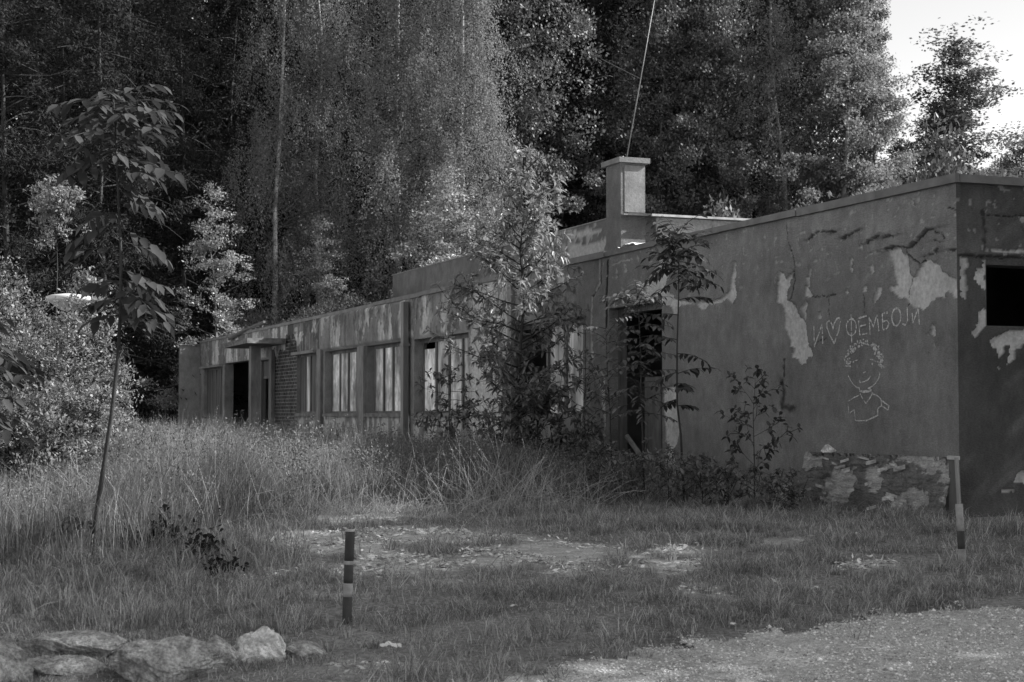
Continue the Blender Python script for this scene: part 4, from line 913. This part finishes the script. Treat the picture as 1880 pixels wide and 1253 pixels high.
rock("white lump lying on the bare patch behind the left post", 772, 982, .16, .075, .13, m_stone_w, 40, name="stone")
rock("small white lump just left of the long white lump on the bare patch", 735, 984, .07, .045, .07, m_stone_w, 41, name="stone")
rock("pale jagged stone right behind the left post", 675, 1026, .13, .09, .1, m_stone_w, 42, name="stone", ang=1)
rock("pale stone cut by the bottom edge on the gravel", 1362, 1258, .15, .07, .12, m_stone_w, 43, name="stone")
rock("pale stone in the turf right of centre, nearest to the gravel", 1453, 1114, .06, .035, .05, m_stone_w, 44, name="stone")
rock("pale flat stone in the turf below the plywood board's left end", 1570, 982, .085, .035, .06, m_stone_w, 45, name="stone")
rock("pale stone in the turf left of the right post", 1735, 1006, .06, .035, .06, m_stone_w, 46, name="stone")
rock("pale round pebble right of the left post's foot", 684, 1092, .035, .03, .03, m_stone_w, 47, name="stone")
rock("flat grey stone on the gravel's upper edge", 1276, 1198, .07, .03, .06, m_stone, 48, name="stone")
def scrap(label, px, py, L_, W_, rz, mat_=m_white, name="paper_scrap", cat="litter", amp=.02, th=.003):
    g = G(px, py); k = 14; X, Y, Q = gridmesh(np.linspace(-L_/2, L_/2, k), np.linspace(-W_/2, W_/2, 6)); taper = 1-.5*np.abs(X/L_)
    Z = amp*(fbm(X*22+px, Y*22, 3)-.3)*2+.02; V = np.stack([X, Y*taper, Z], 1); V2 = V-np.array([0, 0, th]); n = len(V)
    o = mesh_obj(name, np.concatenate([V, V2]), [np.concatenate([Q, Q[:, ::-1]+n])], mat_); o.location = g; o.rotation_euler = (0, 0, rz); tag(o, label, cat)
scrap("crumpled white scrap on the turf below the left post", 717, 1196, .13, .05, .1, amp=.035)
scrap("white strip with a knobbed end on the turf right of centre", 1488, 1086, .11, .03, .05)
scrap("small white scrap on the turf above the gravel edge, left one of a pair", 1346, 1152, .05, .04, .6)
scrap("thin white splinter on a bare spot between the strip and the right post", 1597, 1027, .05, .02, .1)
scrap("small pale scrap on the turf at centre right", 944, 1120, .06, .03, .3)
# marker posts
def post(label, top, bot, w_, bands, cap=True, d=None):
    g = G(*bot); d = g[1]; tp = at(top[0], top[1], d); t = empty("marker_post", tuple(g)); tag(t, label, "post", "striped marker posts")
    v = tp-g; n = len(bands)
    y_ = [b[0] for b in bands]+[bot[1]]
    for (ya, kind), yb2 in zip(bands, y_[1:]):
        fa = (bot[1]-ya)/(bot[1]-top[1]); fb_ = (bot[1]-yb2)/(bot[1]-top[1]); a = v*fb_; b = v*fa
        if fb_ <= 0: a = a-np.array([0, 0, .15])
        w2 = w_*(.55 if kind == 'bare' else 1); r_ = w2/2; nn = 14 if kind != 'bare' else 4
        ts = np.linspace(0, 1, 4); mb = MB(); mb.tube([a+(b-a)*q for q in ts], [r_*1.0]*4, nn)
        mb.build({'d': "dark_band", 'w': "white_band", 'bare': "bare_steel_top"}[kind], {'d': m_postd, 'w': m_postw, 'bare': m_metal}[kind], t, kind != 'bare')
    if cap: MB().tube([v, v+np.array([0, 0, .012])], [w_*.52, w_*.50], 14).build("cap", m_metal_l, t)
    return t
post("short striped post leaning slightly in the turf left of centre", (643, 976), (636, 1146), .062, [(976, 'd'), (1030, 'w'), (1037, 'd'), (1071, 'w'), (1096, 'd')])
post("tall striped post with bare steel top by the building corner", (1756, 840), (1767, 1038), .058, [(840, 'bare'), (926, 'w'), (975, 'd'), (1008, 'w')], cap=False)
# lamp
g = at(123, HOR, 17.9); gzv = float(gz(g[0], 17.9)); lp = empty("garden_lamp", (g[0], 17.9, gzv)); tag(lp, "white garden lamp with wide dish head on a peeling white pole", "lamp")
zt = at(123, 577, 17.9)[2]-gzv
MB().tube([(0, 0, -.1), (0, 0, zt*.5), (0, 0, zt)], [.024, .022, .02], 10).build("pole", m_polew, lp, True)
MB().lathe([(.02, zt-.03), (.045, zt), (.06, zt+.03), (.14, zt+.09), (.23, zt+.145), (.243, zt+.160), (.240, zt+.19), (.19, zt+.205), (.05, zt+.225), (.0, zt+.226)], 28).build("lamp_head", m_lampw, lp, True)
# antenna on the chimney
def WB(x, y, z): return np.array([O[0]+U[0]*x+N[0]*y, O[1]+U[1]*x+N[1]*y, z])
c = WB(10.2, -1.4, 4.97); an = empty("antenna", tuple(c)); tag(an, "thin leaning antenna rod with side element standing on the chimney", "antenna")
dd = c[1]; top = at(1207, -30, dd)-c; bot = np.array([0, 0, 0.])
MB().tube([bot, top*.5, top], [.010, .008, .005], 6).build("rod", m_metal, an, True)
e1 = at(1176, 145, dd)-c; e2 = at(1103, 108, dd)-c; MB().tube([e1, e2], [.006, .004], 5).build("side_element", m_metal, an)
MB().tube([bot-[0, 0, .0], bot+[0, 0, .03]], [.08, .06], 10).build("foot_plate", m_metal, an)
# hatch roof at the far right on the flat roof
g = at(1882, 330, 19.5); hb = empty("roof_hut", tuple(WB(2.2, -2.6, H+.07))); hb.rotation_euler = (0, 0, BROT); tag(hb, "small dark hut with sloping lid on the flat roof, cut by the right edge", "hut")
pxy = at(1880, 400, 17.8)
lx, ly = tolocal(pxy[0], pxy[1]); hb.location = tuple(WB(lx, ly, H+.07))
MB().box((-.35, -.9, 0), (.35, -.02, .18)).build("body", m_metal, hb)
mb = MB(); mb.quad((-.4, .1, .10), (.4, .1, .10), (.4, -.5, .36), (-.4, -.5, .36)).quad((-.4, .1, .07), (-.4, -.5, .33), (.4, -.5, .33), (.4, .1, .07)).quad((-.4, .1, .07), (.4, .1, .07), (.4, .1, .10), (-.4, .1, .10)).quad((-.4, .1, .07), (-.4, .1, .10), (-.4, -.5, .36), (-.4, -.5, .33)).build("lid", m_fascia, hb)
# white sheet added on the flat roof to imitate a sunlit patch of wall
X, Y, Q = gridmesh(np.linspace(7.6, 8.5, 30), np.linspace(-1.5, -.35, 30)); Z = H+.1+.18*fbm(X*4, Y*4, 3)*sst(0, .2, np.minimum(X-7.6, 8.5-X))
o = mesh_obj("sunlit_patch_sheet", np.stack([X-8, Y+.9, Z-H], 1), Q, m_white); o.location = tuple(WB(8, -.9, H)); o.rotation_euler = (0, 0, BROT); tag(o, "added white sheet standing in for the sunlit patch below the chimney side", "sheet")
# plywood board leaning at the corner
a0 = at(1492, 839, 14.9); bx = empty("plywood_board", tuple(WB(.15, .28, 0))); bx.rotation_euler = (0, 0, BROT); tag(bx, "wide delaminated plywood board leaning on the wall at the building corner", "board")
LB = F(1490, 839, .2)[0]; ZB = F(1740, 839, .2)[1]
m_ply2, t, bs = nt('plywood_layers'); bs.inputs['Roughness'].default_value = .9; bs.inputs['Specular IOR Level'].default_value = .15
g1 = mth(t, 'MULTIPLY', mr(t, noise(t, 14, (.12, 1, 1)), .3, .7, .7, 1.25), mr(t, noise(t, 90, (.35, 1, 1)), .3, .7, .65, 1.3)); g1 = mth(t, 'MULTIPLY', g1, mr(t, noise(t, 6), .3, .7, .7, 1.2))
t.links.new(mth(t, 'MULTIPLY', g1, mix(t, attr(t, 'veneer'), .42, .17)), bs.inputs['Base Color']); bump(t, bs, noise(t, 60, (.25, 1, 1), 6, .7), 1, .02)
XR = F(1745, 845, .36)[0]-.15
X, Z, Q = gridmesh(np.linspace(XR, LB-.15, 260), np.linspace(-.15, ZB, 90))
ragged = (.14*(1-(Z/ZB))+.04*fbm(Z*20, Z*0, 3, 3))*sst(XR+.5, XR, X)
lay = fbm(X*2.2, Z*5+fbm(X*14, Z*30, 3, 82)*.5, 4, 80)+.10*sst(ZB-.25, ZB, Z); lay2 = fbm(X*6+5, Z*30, 4, 81); VN = sst(.52, .53, lay); DD = .014*VN+.012*sst(.60, .605, lay)+.004*lay2+.006*(fbm(X*8, Z*45, 4, 83) > .55)
XX = np.where(X < .6, X+ragged*0, X); rag = XX
ZZ = Z-.05*(Z/ZB)**8*(fbm(X*9, X*0, 4, 5) > .55)*fbm(X*30, X*0, 3, 6)
yl = .10*(1-Z/ZB)
V = np.stack([X+ragged, yl+DD, ZZ], 1); n = len(V); Vb = np.stack([X+ragged, yl-.02, ZZ], 1)
nx_, nz_ = 260, 90; top = np.arange((nz_-1)*nx_, nz_*nx_); lf = np.arange(0, nz_*nx_, nx_); rt = lf+nx_-1
def strip(e): return np.stack([e[:-1], e[1:], e[1:]+n, e[:-1]+n], 1)
mesh_obj("veneer_face", np.concatenate([V, Vb]), [np.concatenate([Q[:, ::-1], Q+n, strip(top), strip(lf)[:, ::-1], strip(rt)])], m_ply2, bx, attrs={'veneer': np.concatenate([VN, VN*0])})
mb = MB()
for i in range(26):                                   # curled flakes of veneer
    x = random.uniform(.1, LB-.4); z = random.uniform(.05, ZB-.05); w2, h2_ = random.uniform(.04, .16), random.uniform(.02, .05); y_ = .10*(1-z/ZB)+.055; s = random.choice((-1, 1))*.03
    pts = [((x+w2*q/5)*1.0, y_+.035*(q/5)**2+.004, z+s*(q/5)) for q in range(6)]
    for p, q in zip(pts[:-1], pts[1:]): mb.quad(p, q, (q[0], q[1]+.004, q[2]+h2_), (p[0], p[1]+.004, p[2]+h2_))
vf = mb.build("veneer_flake", m_ply, bx); vf['kind'] = 'stuff'
gp = empty("grey_board", tuple(WB(F(1752, 900, .33)[0], .33, 0))); gp.rotation_euler = (0, 0, BROT-.15); tag(gp, "narrow grey board with pale top standing between plywood and the corner", "board")
MB().box((-.06, -.02, -.05), (.10, .0, ZB-.02)).build("panel", m_panel, gp); MB().box((-.065, -.025, ZB-.019), (.105, .015, ZB+.015)).build("top_rail", m_metal_l, gp)
q = WB(LB-.35, .22, ZB)
r_ = rock("white foam lump resting on the plywood board's left end", 1525, 835, .17, .09, .1, m_stone_w, 61, name="foam_lump", ang=.5, cat="rubble"); a, b = F(1526, 832, .22); r_.location = tuple(WB(a, .25, ZB+.03))
# ledge behind the board that carries the lump
# leaning planks at the doorway
for i, (p0, p1, lb) in enumerate([((1150, 800), (1200, 870), "pale thin plank fallen diagonally across the doorway foot"), ((1160, 850), (1120, 905), "dark stick leaning the other way left of the doorway foot")]):
    a = at(p0[0], p0[1], 20.2); b = at(p1[0], p1[1], 19.9); o = empty("plank", tuple(b)); tag(o, lb, "plank"); o2 = MB().tube([a-b, (a-b)*.5, np.zeros(3)], [.03, .032, .03], 4).build("plank_body", m_sill if i == 0 else m_frame, o)
# charred plants
for (px, py, h, lb) in [(245, 1020, .17, "charred low plant right of the bent sapling's foot"), (300, 1015, .26, "charred curled plant in the middle of the burnt row"), (372, 1030, .2, "charred upright plant at the right of the burnt row"), (410, 1062, .13, "small charred plant nearest to the bare patch"), (210, 1010, .2, "charred plant touching the bent sapling's foot")]:
    g = G(px, py); k = 150; P = rng.normal(size=(k, 3))*np.array([.075, .06, h*.4])+np.array([0, 0, h*.55]); P[:, 2] = np.abs(P[:, 2]); t = empty("charred_plant", tuple(g)); tag(t, lb, "plant", "charred plants in the grass")
    V, F_ = leaf_fold(P, rdir(k), nrm(rdir(k)+np.array([0, 0, 1.])), .05*rng.uniform(.5, 1.3, k), .035, .3, .4); mesh_obj("foliage", V, F_, l_dead, t)
    mb = MB(); [mb.tube([(0, 0, -.02), (random.uniform(-.1, .1), random.uniform(-.08, .08), h)], [.006, .003], 4) for _ in range(6)]; sm = mb.build("stems", m_twig, t)
